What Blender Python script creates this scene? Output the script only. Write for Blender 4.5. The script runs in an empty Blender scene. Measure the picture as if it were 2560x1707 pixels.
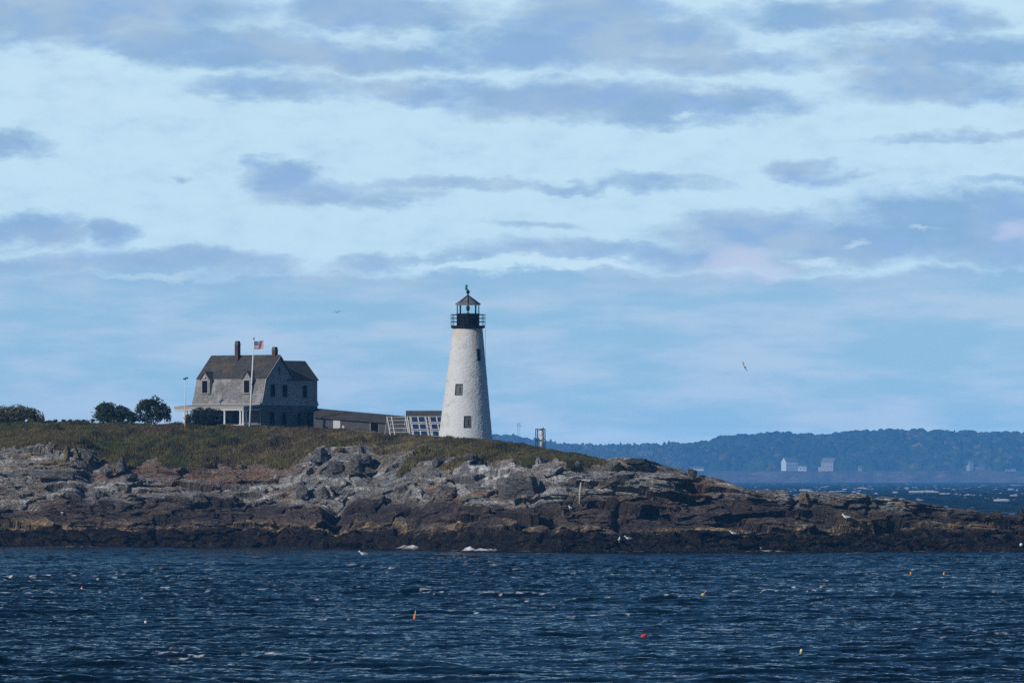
import bpy, math, random
import numpy as np
from mathutils import Vector, Matrix, Euler

S = bpy.context.scene
COL = S.collection
R = math.radians
random.seed(7)

# ------------------------------------------------------------------ camera
FPX, Y0, HC = 21333.3, 1193.7, 6.927          # focal length in photo pixels, horizon row, eye height
cam = bpy.data.cameras.new('camera')
cam.sensor_width = 36.0
cam.lens = 300.0
cam.shift_y = (Y0 - 853.5) / 2560.0
cam.clip_start, cam.clip_end = 1.0, 90000.0
cam_o = bpy.data.objects.new('camera', cam)
cam_o.location = (0, 0, HC)
cam_o.rotation_euler = (R(90), 0, 0)
COL.objects.link(cam_o)
S.camera = cam_o

# ------------------------------------------------------------------ light
SUN_EL = 26.0
_a = Vector((-0.77, -0.64)).normalized()
SUN = Vector((_a.x * math.cos(R(SUN_EL)), _a.y * math.cos(R(SUN_EL)), math.sin(R(SUN_EL))))
sl = bpy.data.lights.new('sun', 'SUN')
sl.energy = 4.2
sl.angle = R(0.5)
sl.color = (1.0, 0.95, 0.88)
so = bpy.data.objects.new('sun', sl)
so.rotation_euler = SUN.to_track_quat('Z', 'Y').to_euler()
so.location = SUN * 200
COL.objects.link(so)

EXPO = -0.30
S.view_settings.view_transform = 'Standard'
S.view_settings.look = 'None'
S.view_settings.exposure = EXPO
S.view_settings.gamma = 1.0
S.render.engine = 'CYCLES'
S.cycles.use_denoising = False
S.cycles.use_adaptive_sampling = False
S.cycles.max_bounces = 5
S.cycles.diffuse_bounces = 2
S.cycles.glossy_bounces = 2
S.cycles.volume_bounces = 1
S.cycles.transparent_max_bounces = 8
S.cycles.caustics_reflective = False
S.cycles.sample_clamp_indirect = 4.0


def lin(r, g, b):
    f = lambda c: (c / 12.92 if c <= 0.04045 else ((c + 0.055) / 1.055) ** 2.4)
    return (f(r / 255.0), f(g / 255.0), f(b / 255.0), 1.0)


class NT:
    """tiny helper to write node trees"""
    def __init__(s, tree):
        s.t = tree
        s.l = tree.links
    def n(s, typ, **kw):
        nd = s.t.nodes.new(typ)
        for k, v in kw.items():
            if k.startswith('i_'):
                key = k[2:]
                key = int(key) if key.isdigit() else key.replace('_', ' ')
                s.set(nd.inputs[key], v)
            else:
                setattr(nd, k, v)
        return nd
    def set(s, sock, v):
        if isinstance(v, bpy.types.NodeSocket):
            s.l.new(v, sock)
        else:
            sock.default_value = v
    def m(s, op, a, b=None, c=None, clamp=False):
        nd = s.n('ShaderNodeMath', operation=op, use_clamp=clamp)
        s.set(nd.inputs[0], a)
        if b is not None: s.set(nd.inputs[1], b)
        if c is not None: s.set(nd.inputs[2], c)
        return nd.outputs[0]
    def v(s, op, a, b=None, c=None):
        nd = s.n('ShaderNodeVectorMath', operation=op)
        s.set(nd.inputs[0], a)
        if b is not None: s.set(nd.inputs[1], b)
        if c is not None: s.set(nd.inputs[2], c)
        return nd.outputs['Value'] if op in ('DOT_PRODUCT', 'LENGTH') else nd.outputs[0]
    def mix(s, f, a, b, blend='MIX'):
        nd = s.n('ShaderNodeMix', data_type='RGBA', blend_type=blend)
        s.set(nd.inputs[0], f); s.set(nd.inputs[6], a); s.set(nd.inputs[7], b)
        return nd.outputs[2]
    def ss(s, x, a, b):
        nd = s.n('ShaderNodeMapRange', interpolation_type='SMOOTHSTEP')
        s.set(nd.inputs[0], x); s.set(nd.inputs[1], a); s.set(nd.inputs[2], b)
        return nd.outputs[0]
    def noise(s, vec, scale, detail=4, rough=0.55, dist=0.0):
        nd = s.n('ShaderNodeTexNoise')
        if vec is not None: s.set(nd.inputs['Vector'], vec)
        nd.inputs['Scale'].default_value = scale
        nd.inputs['Detail'].default_value = detail
        nd.inputs['Roughness'].default_value = rough
        nd.inputs['Distortion'].default_value = dist
        return nd.outputs[0]


# ------------------------------------------------------------------ sky (world)
W = bpy.data.worlds.new('World')
S.world = W
W.use_nodes = True
W.node_tree.nodes.clear()
w = NT(W.node_tree)
SKY_STR = 0.10
sky = w.n('ShaderNodeTexSky', sky_type='NISHITA', sun_disc=False, sun_elevation=R(SUN_EL),
          sun_rotation=math.atan2(SUN.x, SUN.y), air_density=0.9, dust_density=0.05, ozone_density=2.0)
tc = w.n('ShaderNodeTexCoord')
gen = tc.outputs['Generated']
sep = w.n('ShaderNodeSeparateXYZ', i_0=gen)
el = w.m('DIVIDE', sep.outputs[2], w.m('SQRT', w.m('ADD', w.m('MULTIPLY', sep.outputs[0], sep.outputs[0]), w.m('MULTIPLY', sep.outputs[1], sep.outputs[1]))))
az = w.m('ARCTAN2', sep.outputs[0], sep.outputs[1])
# cloud field in units of 1000 photo-pixels of angle, drawn on the distant sky (direction only)
K = FPX / 1000.0
uv = w.n('ShaderNodeCombineXYZ', i_0=w.m('MULTIPLY', az, K), i_1=w.m('MULTIPLY', el, K), i_2=0.0).outputs[0]
st = w.v('MULTIPLY', uv, (1.0, 2.2, 1.0))
wn = w.n('ShaderNodeTexNoise', i_Vector=st, i_Scale=3.2, i_Detail=5.0, i_Roughness=0.55)
warp = w.v('MULTIPLY', w.v('SUBTRACT', wn.outputs['Color'], (0.5, 0.5, 0.5)), (0.26, 0.095, 0.0))
wn2 = w.n('ShaderNodeTexNoise', i_Vector=st, i_Scale=14.0, i_Detail=5.0, i_Roughness=0.6)
warp2 = w.v('MULTIPLY', w.v('SUBTRACT', wn2.outputs['Color'], (0.5, 0.5, 0.5)), (0.085, 0.055, 0.0))
q = w.v('ADD', uv, w.v('ADD', warp, warp2))


def blob(cx, cy, rx, ry, amp=1.0):
    c = ((cx * 1.0884 - 1280) / 1000.0, (Y0 - cy * 1.0884) / 1000.0, 0.0)
    d = w.v('MULTIPLY', w.v('SUBTRACT', q, c), (1000.0 / (rx * 1.0884), 1000.0 / (ry * 1.0884), 0.0))
    return w.m('MULTIPLY', w.m('SUBTRACT', 1.0, w.v('DOT_PRODUCT', d, d)), amp * min(1.0, max(0.42, ry / 42.0)))


CL = [(150, 30, 470, 72), (430, 95, 360, 48), (650, 130, 330, 46), (870, 32, 250, 50), (905, 140, 280, 36),
      (1270, 110, 340, 60), (1450, 80, 230, 66), (1350, 40, 230, 60), (1610, 145, 330, 30),
      (620, 205, 190, 32), (1010, 215, 270, 30), (1350, 235, 340, 52), (1600, 235, 290, 38), (1480, 272, 230, 26),
      (1960, 35, 330, 44), (2220, 50, 120, 32), (2200, 120, 360, 44), (2130, 190, 200, 60), (2250, 228, 130, 30),
      (-10, 335, 110, 28), (625, 405, 95, 42), (700, 437, 130, 30), (900, 452, 115, 20),
      (1000, 425, 260, 15), (1250, 430, 260, 11), (1520, 425, 135, 17), (1850, 383, 75, 30), (1895, 410, 60, 22),
      (2240, 318, 220, 13), (2310, 416, 110, 11), (60, 530, 135, 38), (240, 535, 68, 34),
      (380, 603, 360, 42), (80, 610, 280, 34), (850, 600, 70, 32), (1010, 590, 190, 13), (1220, 517, 100, 11),
      (1350, 575, 280, 30), (1760, 535, 250, 54), (1960, 550, 270, 56), (2200, 505, 300, 76), (2320, 565, 280, 66), (1650, 590, 250, 40), (430, 422, 22, 10)]
fld = blob(*CL[0])
for c in CL[1:]:
    fld = w.m('SMOOTH_MAX', fld, blob(*c), 0.25)
cy = w.n('ShaderNodeSeparateXYZ', i_0=q).outputs[1]
deck = w.m('MULTIPLY', w.ss(cy, (Y0 - 655) / 1000.0, (Y0 - 705) / 1000.0), 1.4)
deck = w.m('SUBTRACT', deck, 0.4)
gap = blob(1225, 610, 300, 15)
for g_ in [(350, 640, 190, 12), (1840, 592, 60, 11), (1950, 560, 60, 8), (2150, 520, 60, 6), (1540, 268, 45, 10)]:
    gap = w.m('MAXIMUM', gap, blob(*g_))
base = w.m('MAXIMUM', fld, deck)
nz = w.n('ShaderNodeTexNoise', i_Vector=st, i_Scale=7.5, i_Detail=9.0, i_Roughness=0.62)
nf = w.m('SUBTRACT', nz.outputs[0], 0.5)
dens = w.m('ADD', base, w.m('MULTIPLY', nf, 1.75))
dens = w.m('SUBTRACT', dens, w.m('MULTIPLY', w.m('MAXIMUM', gap, 0.0), 1.25))
dens = w.m('MULTIPLY', w.ss(dens, -0.62, 0.9), 0.98)
nb = w.noise(st, 2.4, 4, 0.5)
wisp = w.m('MULTIPLY', w.ss(w.noise(w.v('MULTIPLY', uv, (1.0, 4.5, 1.0)), 4.0, 6, 0.6), 0.52, 0.80), 0.14)
dens = w.m('MAXIMUM', dens, wisp)
c_clear = w.mix(w.ss(el, 0.0, 0.05), lin(187, 220, 238), lin(193, 224, 241))
c_cl = w.mix(w.ss(nb, 0.38, 0.62), lin(135, 174, 210), lin(161, 188, 215))
c_cl = w.mix(w.ss(w.noise(w.v('ADD', st, (3.1, 0.03, 0)), 7.0, 4, 0.5), 0.40, 0.68), c_cl, lin(140, 177, 218))
c_deck = w.mix(w.ss(w.noise(w.v('MULTIPLY', uv, (0.8, 3.6, 1.0)), 3.0, 5, 0.55), 0.38, 0.64), lin(143, 187, 217), lin(172, 199, 223))
c_cloud = w.mix(w.ss(cy, (Y0 - 590) / 1000.0, (Y0 - 760) / 1000.0), c_cl, c_deck)
pk = w.m('MULTIPLY', w.ss(w.m('MAXIMUM', blob(1710, 605, 85, 48), blob(2330, 530, 50, 30)), -0.4, 1.1), 0.6)
c_cloud = w.mix(pk, c_cloud, lin(203, 208, 233))
c_sky = w.mix(dens, c_clear, c_cloud)
c_sky = w.mix(w.m('MULTIPLY', w.ss(w.m('ADD', gap, w.m('MULTIPLY', nf, 1.2)), 0.0, 0.9), 0.55), c_sky, lin(214, 231, 243))
HZ = (0.03, 0.13, 0.30)
GAIN = 2 ** (-EXPO) * 1.02
# the sky brightens towards the horizon behind the haze
tau = w.m('MINIMUM', w.m('DIVIDE', 0.0052, w.m('MAXIMUM', el, 0.002)), 0.92)
et = w.m('EXPONENT', tau)
hz = w.v('SCALE', (HZ[0], HZ[1], HZ[2])); w.set(hz.node.inputs['Scale'], w.m('SUBTRACT', et, 1.0))
up_ = w.v('SCALE', c_sky); w.set(up_.node.inputs['Scale'], et)
low = w.v('MAXIMUM', w.v('SUBTRACT', up_, hz), (0.02, 0.05, 0.1))
low = w.v('SCALE', low); low.node.inputs['Scale'].default_value = GAIN / SKY_STR
# broken cloud added above the frame to darken what the water reflects
ccov = w.ss(w.noise(w.v('MULTIPLY', uv, (0.12, 0.30, 1.0)), 1.5, 5, 0.55), 0.40, 0.62)
ccol = w.v('SCALE', lin(82, 124, 196)[:3]); ccol.node.inputs['Scale'].default_value = GAIN / SKY_STR
upper = w.mix(w.m('MULTIPLY', ccov, w.m('MULTIPLY_ADD', w.ss(el, 0.2, 1.2), -0.6, 0.75)), sky.outputs[0], ccol)
upper = w.v('MULTIPLY', upper, (0.36, 0.58, 0.67))
hi = w.mix(w.ss(el, 0.056, 0.095), low, upper)
bg = w.n('ShaderNodeBackground', i_Color=hi, i_Strength=SKY_STR)
wo = w.n('ShaderNodeOutputWorld', i_Surface=bg.outputs[0])

# ------------------------------------------------------------------ numpy helpers
rng = np.random.default_rng(11)
F32 = np.float32


def h01(ix, iy, iz, seed):
    h = (ix.astype(np.uint32) * np.uint32(374761393)) ^ (iy.astype(np.uint32) * np.uint32(668265263)) ^ (iz.astype(np.uint32) * np.uint32(2147483647)) ^ np.uint32((seed * 1274126177) & 0xffffffff)
    h = (h ^ (h >> np.uint32(13))) * np.uint32(1274126177)
    h = (h ^ (h >> np.uint32(15))) * np.uint32(2246822519)
    h ^= h >> np.uint32(16)
    return (h & np.uint32(0xffffff)).astype(F32) * F32(1 / 16777216.0)


def vnoise(x, y, z, seed=0):
    ix, iy, iz = np.floor(x).astype(np.int32), np.floor(y).astype(np.int32), np.floor(z).astype(np.int32)
    fx, fy, fz = (x - ix).astype(F32), (y - iy).astype(F32), (z - iz).astype(F32)
    fx, fy, fz = [t * t * (3 - 2 * t) for t in (fx, fy, fz)]
    r = 0
    for a in (0, 1):
        wx = fx if a else 1 - fx
        for b in (0, 1):
            wy = fy if b else 1 - fy
            for c in (0, 1):
                wz = fz if c else 1 - fz
                r = r + wx * wy * wz * h01(ix + a, iy + b, iz + c, seed)
    return r


def fbm(x, y, z, octs=4, seed=0, gain=0.5):
    a, s, t = 1.0, 0.0, 0.0
    for o in range(octs):
        s = s + a * (vnoise(x, y, z, seed + o) - 0.5)
        t += a
        x, y, z = x * 2.03 + 17.1, y * 2.03 + 5.3, z * 2.03 + 9.7
        a *= gain
    return s / t * 2.0          # about -1..1


def cells(x, y, z, seed, jit=0.9):
    """Worley cells: F1, F2, three random numbers of the nearest cell, offset from its centre"""
    ix, iy, iz = np.floor(x).astype(np.int32), np.floor(y).astype(np.int32), np.floor(z).astype(np.int32)
    f1 = np.full(x.shape, 9, F32); f2 = f1.copy()
    bx = np.zeros_like(ix); by = bx.copy(); bz = bx.copy()
    ox = np.zeros(x.shape, F32); oy = ox.copy(); oz = ox.copy()
    for a in (-1, 0, 1):
        for b in (-1, 0, 1):
            for c in (-1, 0, 1):
                cx, cy_, cz = ix + a, iy + b, iz + c
                px = cx + 0.5 + jit * (h01(cx, cy_, cz, seed) - 0.5)
                py = cy_ + 0.5 + jit * (h01(cx, cy_, cz, seed + 1) - 0.5)
                pz = cz + 0.5 + jit * (h01(cx, cy_, cz, seed + 2) - 0.5)
                dx, dy, dz = (x - px).astype(F32), (y - py).astype(F32), (z - pz).astype(F32)
                d = np.abs(dx) ** 3 + np.abs(dy) ** 3 + np.abs(dz) ** 3
                d = np.cbrt(d)
                near = d < f1
                f2 = np.where(near, f1, np.minimum(f2, d))
                f1 = np.where(near, d, f1)
                bx = np.where(near, cx, bx); by = np.where(near, cy_, by); bz = np.where(near, cz, bz)
                ox = np.where(near, dx, ox); oy = np.where(near, dy, oy); oz = np.where(near, dz, oz)
    rr = [h01(bx, by, bz, seed + 10 + k) for k in range(5)]
    return f1, f2, rr, (ox, oy, oz)


def sst(x, a, b):
    t = np.clip((x - a) / (b - a), 0, 1)
    return t * t * (3 - 2 * t)


def mesh_np(name, V, F, mat, parent=None, cols=None, smooth=False, attrs=None, matidx=None):
    """V n x 3, F m x k (k = 3 or 4)"""
    V = np.ascontiguousarray(V, F32); F = np.ascontiguousarray(F, np.int32)
    me = bpy.data.meshes.new(name)
    k = F.shape[1]
    me.vertices.add(len(V)); me.vertices.foreach_set('co', V.ravel())
    me.loops.add(F.size); me.loops.foreach_set('vertex_index', F.ravel())
    me.polygons.add(len(F))
    me.polygons.foreach_set('loop_start', np.arange(0, F.size, k, dtype=np.int32))
    me.polygons.foreach_set('loop_total', np.full(len(F), k, np.int32))
    me.polygons.foreach_set('use_smooth', np.full(len(F), bool(smooth)))
    for mt in (mat if isinstance(mat, (list, tuple)) else [mat]):
        me.materials.append(mt)
    if matidx is not None:
        me.polygons.foreach_set('material_index', np.ascontiguousarray(matidx, np.int32))
    me.update(calc_edges=True)
    if cols is not None:
        at = me.attributes.new('Col', 'FLOAT_COLOR', 'POINT')
        c4 = np.ones((len(V), 4), F32); c4[:, :cols.shape[1]] = cols
        at.data.foreach_set('color', c4.ravel())
    for kx, vx in (attrs or {}).items():
        at = me.attributes.new(kx, 'FLOAT', 'POINT')
        at.data.foreach_set('value', np.ascontiguousarray(vx, F32))
    o = bpy.data.objects.new(name, me)
    COL.objects.link(o)
    if parent is not None: o.parent = parent
    return o


def grid_faces(nr, nc, off=0):
    i = np.arange(nr - 1)[:, None] * nc + np.arange(nc - 1)[None, :]
    return np.stack([i, i + 1, i + nc + 1, i + nc], -1).reshape(-1, 4) + off


def tag(o, label=None, cat=None, group=None, kind=None):
    if label: o['label'] = label
    if cat: o['category'] = cat
    if group: o['group'] = group
    if kind: o['kind'] = kind
    return o


def empty(name, loc, rz=0.0):
    o = bpy.data.objects.new(name, None)
    o.empty_display_size = 0.3
    o.location = loc; o.rotation_euler = (0, 0, rz)
    COL.objects.link(o)
    return o


class MB:
    """collects boxes, bars, tubes, prisms and lathes; build() links them as ONE mesh"""
    def __init__(s):
        s.V, s.F, s.M = [], [], []
    def add(s, vs, fs, mi=0):
        o = len(s.V); s.V += [tuple(v) for v in vs]
        s.F += [tuple(i + o for i in f) for f in fs]; s.M += [mi] * len(fs)
        return s
    def box(s, x0, x1, y0, y1, z0, z1, mi=0):
        v = [(x, y, z) for z in (z0, z1) for x, y in ((x0, y0), (x1, y0), (x1, y1), (x0, y1))]
        return s.add(v, [(3, 2, 1, 0), (4, 5, 6, 7), (0, 1, 5, 4), (1, 2, 6, 5), (2, 3, 7, 6), (3, 0, 4, 7)], mi)
    def bar(s, p0, p1, w_, d_=None, mi=0, up=(0, 0, 1)):
        d_ = w_ if d_ is None else d_
        p0, p1 = Vector(p0), Vector(p1); t = (p1 - p0).normalized(); u = Vector(up)
        if abs(t.dot(u)) > 0.98: u = Vector((0, 1, 0))
        a = t.cross(u).normalized() * w_ / 2; b = a.cross(t).normalized() * d_ / 2
        v = [p + sa * a + sb * b for p in (p0, p1) for sa, sb in ((-1, -1), (1, -1), (1, 1), (-1, 1))]
        return s.add(v, [(3, 2, 1, 0), (4, 5, 6, 7), (0, 1, 5, 4), (1, 2, 6, 5), (2, 3, 7, 6), (3, 0, 4, 7)], mi)
    def tube(s, pts, rad, n=8, mi=0):
        pts = [Vector(p) for p in pts]; rad = rad if isinstance(rad, (list, tuple)) else [rad] * len(pts)
        o = len(s.V)
        for i, p in enumerate(pts):
            t = (pts[min(i + 1, len(pts) - 1)] - pts[max(i - 1, 0)]).normalized()
            u = Vector((0, 0, 1)) if abs(t.z) < 0.9 else Vector((0, 1, 0))
            a = t.cross(u).normalized(); b = a.cross(t)
            for k in range(n):
                an = 2 * math.pi * k / n
                s.V.append(tuple(p + rad[i] * (math.cos(an) * a + math.sin(an) * b)))
        for i in range(len(pts) - 1):
            for k in range(n):
                k2 = (k + 1) % n
                s.F.append((o + i * n + k, o + i * n + k2, o + (i + 1) * n + k2, o + (i + 1) * n + k)); s.M.append(mi)
        s.F.append(tuple(o + k for k in range(n))[::-1]); s.M.append(mi)
        s.F.append(tuple(o + (len(pts) - 1) * n + k for k in range(n))); s.M.append(mi)
        return s
    def lathe(s, prof, n=24, c=(0, 0), mi=0, ph=0.0):
        o = len(s.V)
        for r, z in prof:
            for k in range(n):
                an = 2 * math.pi * k / n + ph
                s.V.append((c[0] + r * math.cos(an), c[1] + r * math.sin(an), z))
        for i in range(len(prof) - 1):
            for k in range(n):
                k2 = (k + 1) % n
                s.F.append((o + i * n + k, o + i * n + k2, o + (i + 1) * n + k2, o + (i + 1) * n + k)); s.M.append(mi)
        s.F.append(tuple(o + k for k in range(n))[::-1]); s.M.append(mi)
        s.F.append(tuple(o + (len(prof) - 1) * n + k for k in range(n))); s.M.append(mi)
        return s
    def prism(s, poly, axis, a0, a1, mi=0):
        """poly in the two other axes; axis 'x': (y,z), 'y': (x,z), 'z': (x,y)"""
        def p3(p, a):
            return {'x': (a, p[0], p[1]), 'y': (p[0], a, p[1]), 'z': (p[0], p[1], a)}[axis]
        n = len(poly)
        v = [p3(p, a0) for p in poly] + [p3(p, a1) for p in poly]
        f = [tuple(range(n))[::-1], tuple(range(n, 2 * n))] + [(i, (i + 1) % n, n + (i + 1) % n, n + i) for i in range(n)]
        return s.add(v, f, mi)
    def build(s, name, mat, parent=None, smooth=False):
        me = bpy.data.meshes.new(name)
        me.from_pydata(s.V, [], s.F)
        for mt in (mat if isinstance(mat, (list, tuple)) else [mat]): me.materials.append(mt)
        me.polygons.foreach_set('material_index', s.M)
        if smooth: me.polygons.foreach_set('use_smooth', [True] * len(s.F))
        me.update()
        bmx = __import__('bmesh').new(); bmx.from_mesh(me)
        __import__('bmesh').ops.recalc_face_normals(bmx, faces=bmx.faces); bmx.to_mesh(me); bmx.free()
        o = bpy.data.objects.new(name, me)
        COL.objects.link(o)
        if parent is not None: o.parent = parent
        return o


def PX(x, y, Y):
    """photo pixel at distance Y -> point in the place"""
    return Vector(((x - 1280) * Y / FPX, Y, HC - (y - Y0) * Y / FPX))


# ------------------------------------------------------------------ materials
def mat_new(name):
    m = bpy.data.materials.new(name); m.use_nodes = True
    m.node_tree.nodes.clear()
    t = NT(m.node_tree)
    out = t.n('ShaderNodeOutputMaterial')
    b = t.n('ShaderNodeBsdfPrincipled')
    t.l.new(b.outputs[0], out.inputs[0])
    return m, t, b, out


def pmat(name, col, rough=0.8, var=0.25, scale=3.0, bump=0.0, bscale=20.0, metal=0.0, streak=None, spec=0.3):
    """plain weathered surface: base colour broken up by noise, a little bump"""
    m, t, b, out = mat_new(name)
    tcx = t.n('ShaderNodeTexCoord').outputs['Object']
    vec = tcx if streak is None else t.v('MULTIPLY', tcx, streak)
    n1 = t.noise(vec, scale, 5, 0.6)
    f = t.m('MULTIPLY_ADD', t.m('SUBTRACT', n1, 0.5), var * 3.0, 1.0)
    c = t.v('SCALE', col[:3]); t.set(c.node.inputs['Scale'], f)
    t.set(b.inputs['Base Color'], c)
    b.inputs['Roughness'].default_value = rough
    b.inputs['Specular IOR Level'].default_value = spec
    b.inputs['Metallic'].default_value = metal
    if bump:
        bn = t.n('ShaderNodeBump', i_Strength=bump, i_Distance=0.02, i_Height=t.noise(tcx, bscale, 4, 0.6))
        t.l.new(bn.outputs[0], b.inputs['Normal'])
    return m


def vcol_mat(name, rough=0.9, nscale=6.0, nvar=0.35, bump=0.0, bscale=8.0, bdist=0.05, transl=0.0, wet=False, joints=False):
    m, t, b, out = mat_new(name)
    at = t.n('ShaderNodeAttribute', attribute_name='Col')
    tcx = t.n('ShaderNodeTexCoord').outputs['Object']
    f = t.m('MULTIPLY_ADD', t.m('SUBTRACT', t.noise(tcx, nscale, 5, 0.65), 0.5), nvar * 3.0, 1.0)
    c = t.v('SCALE', at.outputs['Color']); t.set(c.node.inputs['Scale'], f)
    t.set(b.inputs['Base Color'], c)
    b.inputs['Roughness'].default_value = rough
    b.inputs['Specular IOR Level'].default_value = 0.15
    if wet:
        wa = t.n('ShaderNodeAttribute', attribute_name='wet').outputs['Fac']
        t.set(b.inputs['Roughness'], t.m('MULTIPLY_ADD', wa, -0.25, rough))
    if bump:
        hgt_ = t.noise(tcx, bscale, 6, 0.65)
        if joints:                                              # fine bedding joints and cracks
            wv = t.v('ADD', tcx, t.v('SCALE', t.n('ShaderNodeTexNoise', i_Vector=tcx, i_Scale=1.1, i_Detail=4.0).outputs['Color']))
            sp_ = t.n('ShaderNodeSeparateXYZ', i_0=wv)
            for sx_, sz_, k_ in ((0.75, 2.6, 1.6), (2.2, 6.5, 0.8)):
                cv = t.n('ShaderNodeCombineXYZ', i_0=t.m('MULTIPLY', sp_.outputs[0], sx_), i_1=t.m('MULTIPLY', sp_.outputs[1], sx_), i_2=t.m('MULTIPLY', t.m('MULTIPLY_ADD', sp_.outputs[0], 0.115, sp_.outputs[2]), sz_)).outputs[0]
                vo = t.n('ShaderNodeTexVoronoi', feature='DISTANCE_TO_EDGE', i_Vector=cv, i_Scale=1.0)
                hgt_ = t.m('MULTIPLY_ADD', t.ss(vo.outputs['Distance'], 0.0, 0.07), k_, hgt_)
                vc = t.n('ShaderNodeTexVoronoi', feature='F1', i_Vector=cv, i_Scale=1.0)
                hgt_ = t.m('MULTIPLY_ADD', t.n('ShaderNodeSeparateXYZ', i_0=vc.outputs['Color']).outputs[0], k_ * .5, hgt_)
        bn = t.n('ShaderNodeBump', i_Strength=bump, i_Distance=bdist, i_Height=hgt_)
        t.l.new(bn.outputs[0], b.inputs['Normal'])
    if transl:
        tr = t.n('ShaderNodeBsdfTranslucent', i_Color=c)
        mx = t.n('ShaderNodeMixShader', i_0=transl)
        t.l.new(b.outputs[0], mx.inputs[1]); t.l.new(tr.outputs[0], mx.inputs[2])
        t.l.new(mx.outputs[0], out.inputs[0])
    return m


M = {}
M['rock'] = vcol_mat('weathered_ledge_rock', 0.88, 5.0, 0.5, 0.9, 6.0, 0.13, wet=True, joints=True)
M['boulder'] = vcol_mat('boulder_rock', 0.9, 5.0, 0.42, 0.9, 8.0, 0.09, joints=True)
M['grass'] = vcol_mat('grass_blades', 0.8, 2.0, 0.2, transl=0.25)
M['leaf'] = vcol_mat('leaves', 0.6, 2.0, 0.25, transl=0.2)
M['bark'] = pmat('bark', (0.045, 0.035, 0.028, 1), 0.95, 0.3, 6, 0.5)
M['forest'] = vcol_mat('far_forest', 0.95, 0.45, 0.5, 0.9, 0.5, 2.0)
M['shore'] = vcol_mat('far_shore', 0.95, 0.2, 0.25, 0.5, 0.4, 1.0)

# ------------------------------------------------------------------ island: ledges and turf (one sheet)
def crv(pts):
    xs, ys = [p[0] for p in pts], [p[1] for p in pts]
    return lambda x: np.interp(x, xs, ys)


f_W = crv([(-300, 1363), (0, 1365), (600, 1368), (900, 1371), (1150, 1376), (1400, 1379), (2000, 1380), (2900, 1380)])
f_S = crv([(-300, 1305), (0, 1305), (300, 1312), (640, 1308), (800, 1315), (1100, 1325), (1400, 1322), (1700, 1330), (2000, 1336), (2300, 1332), (2560, 1342), (2900, 1352)])
f_D = crv([(-300, 1262), (0, 1262), (500, 1262), (700, 1254), (880, 1248), (1100, 1262), (1300, 1264), (1500, 1264), (1700, 1262), (1850, 1258), (2000, 1290), (2200, 1300), (2560, 1322), (2900, 1335)])
f_G = crv([(-300, 1130), (0, 1128), (60, 1112), (110, 1108), (200, 1116), (240, 1140), (290, 1158), (340, 1152), (400, 1150), (460, 1160), (520, 1172), (650, 1178), (720, 1176), (760, 1150), (800, 1128), (850, 1122), (900, 1122), (950, 1146), (1000, 1154), (1060, 1146), (1130, 1156), (1200, 1158), (1260, 1155), (1330, 1156), (1400, 1152), (1460, 1150), (1510, 1152), (1600, 1152), (1650, 1164), (1700, 1174), (1740, 1186), (1800, 1204), (1850, 1224), (1890, 1232), (1960, 1228), (1985, 1242), (2010, 1234), (2130, 1242), (2210, 1243), (2320, 1262), (2430, 1274), (2480, 1286), (2560, 1292), (2900, 1325)])
f_T = crv([(-300, 1052), (0, 1054), (230, 1057), (420, 1059), (520, 1062), (650, 1064.5), (790, 1069), (900, 1076), (1000, 1085), (1100, 1093), (1165, 1098), (1231, 1098), (1300, 1109), (1341, 1116), (1400, 1127), (1450, 1135), (1510, 1147), (1560, 1147.5), (1620, 1149), (1650, 1160), (1700, 1169), (1740, 1181), (1790, 1193), (1815, 1205), (1850, 1218), (1880, 1228), (1960, 1225), (1985, 1239), (2010, 1231), (2130, 1239), (2210, 1240), (2320, 1259), (2430, 1271), (2480, 1283), (2560, 1289), (2900, 1322)])
f_offG = crv([(-300, 25), (1100, 24), (1500, 17), (1700, 14), (1850, 11), (2100, 9), (2900, 8)])
f_offT = crv([(-300, 50), (500, 50), (1165, 50), (1400, 38), (1530, 26), (1700, 19), (1850, 14), (2100, 11.5), (2900, 10)])
f_turf = crv([(-300, 1), (1380, 1), (1470, 0.8), (1515, 0.55), (1540, 0.0), (2900, 0)])


def shore_y(px):
    return FPX * HC / (f_W(px) - Y0)


NCOL = 1560
xs_in = np.concatenate([np.linspace(-130, -56, 60, endpoint=False), np.linspace(-56, 56, NCOL - 100, endpoint=False), np.linspace(56, 130, 40)])
NCOL = len(xs_in)
X = xs_in.astype(np.float64)


def pxx(Y):                       # photo column of the sheet column at distance Y
    return 1280 + FPX * X / Y


def zof(row, Y):
    return HC - (row - Y0) * Y / FPX


Yw = np.full(NCOL, 825.0)
for _ in range(6):
    Yw = shore_y(np.clip(pxx(Yw), -300, 2900))
wob = 2.2 * fbm(X / 7.0, X * 0, X * 0, 4, 5)
oS, oD = 3.2 + 0.7 * fbm(X / 5, X * 0 + 3, X * 0, 3, 8), 9.0 + 2.0 * fbm(X / 6, X * 0 + 9, X * 0, 3, 9)
YS, YD = Yw + oS, Yw + oD
pG = pxx(Yw + 20)
YG = Yw + np.maximum(f_offG(pG), oD + 1.5)
YT = Yw + np.maximum(f_offT(pG), (YG - Yw) + 2.0)
pT = pxx(YT)
nzr = lambda s, a, l: a * fbm(X / l, X * 0 + s, X * 0, 4, int(s))
ZS = np.maximum(zof(f_S(pxx(YS)) + nzr(21, 7, 3.0), YS), 0.5)
ZD = np.maximum(zof(f_D(pxx(YD)) + nzr(22, 9, 4.0), YD), ZS + 0.3)
ZG = np.maximum(zof(f_G(pxx(YG)) + nzr(23, 5, 2.0), YG), ZD + 0.15)
ZT = np.maximum(zof(f_T(pT), YT), ZG + 0.02)
turf_c = f_turf(pT)
YB1 = YT + np.where(turf_c > 0.5, 28.0, 5.0)
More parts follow.
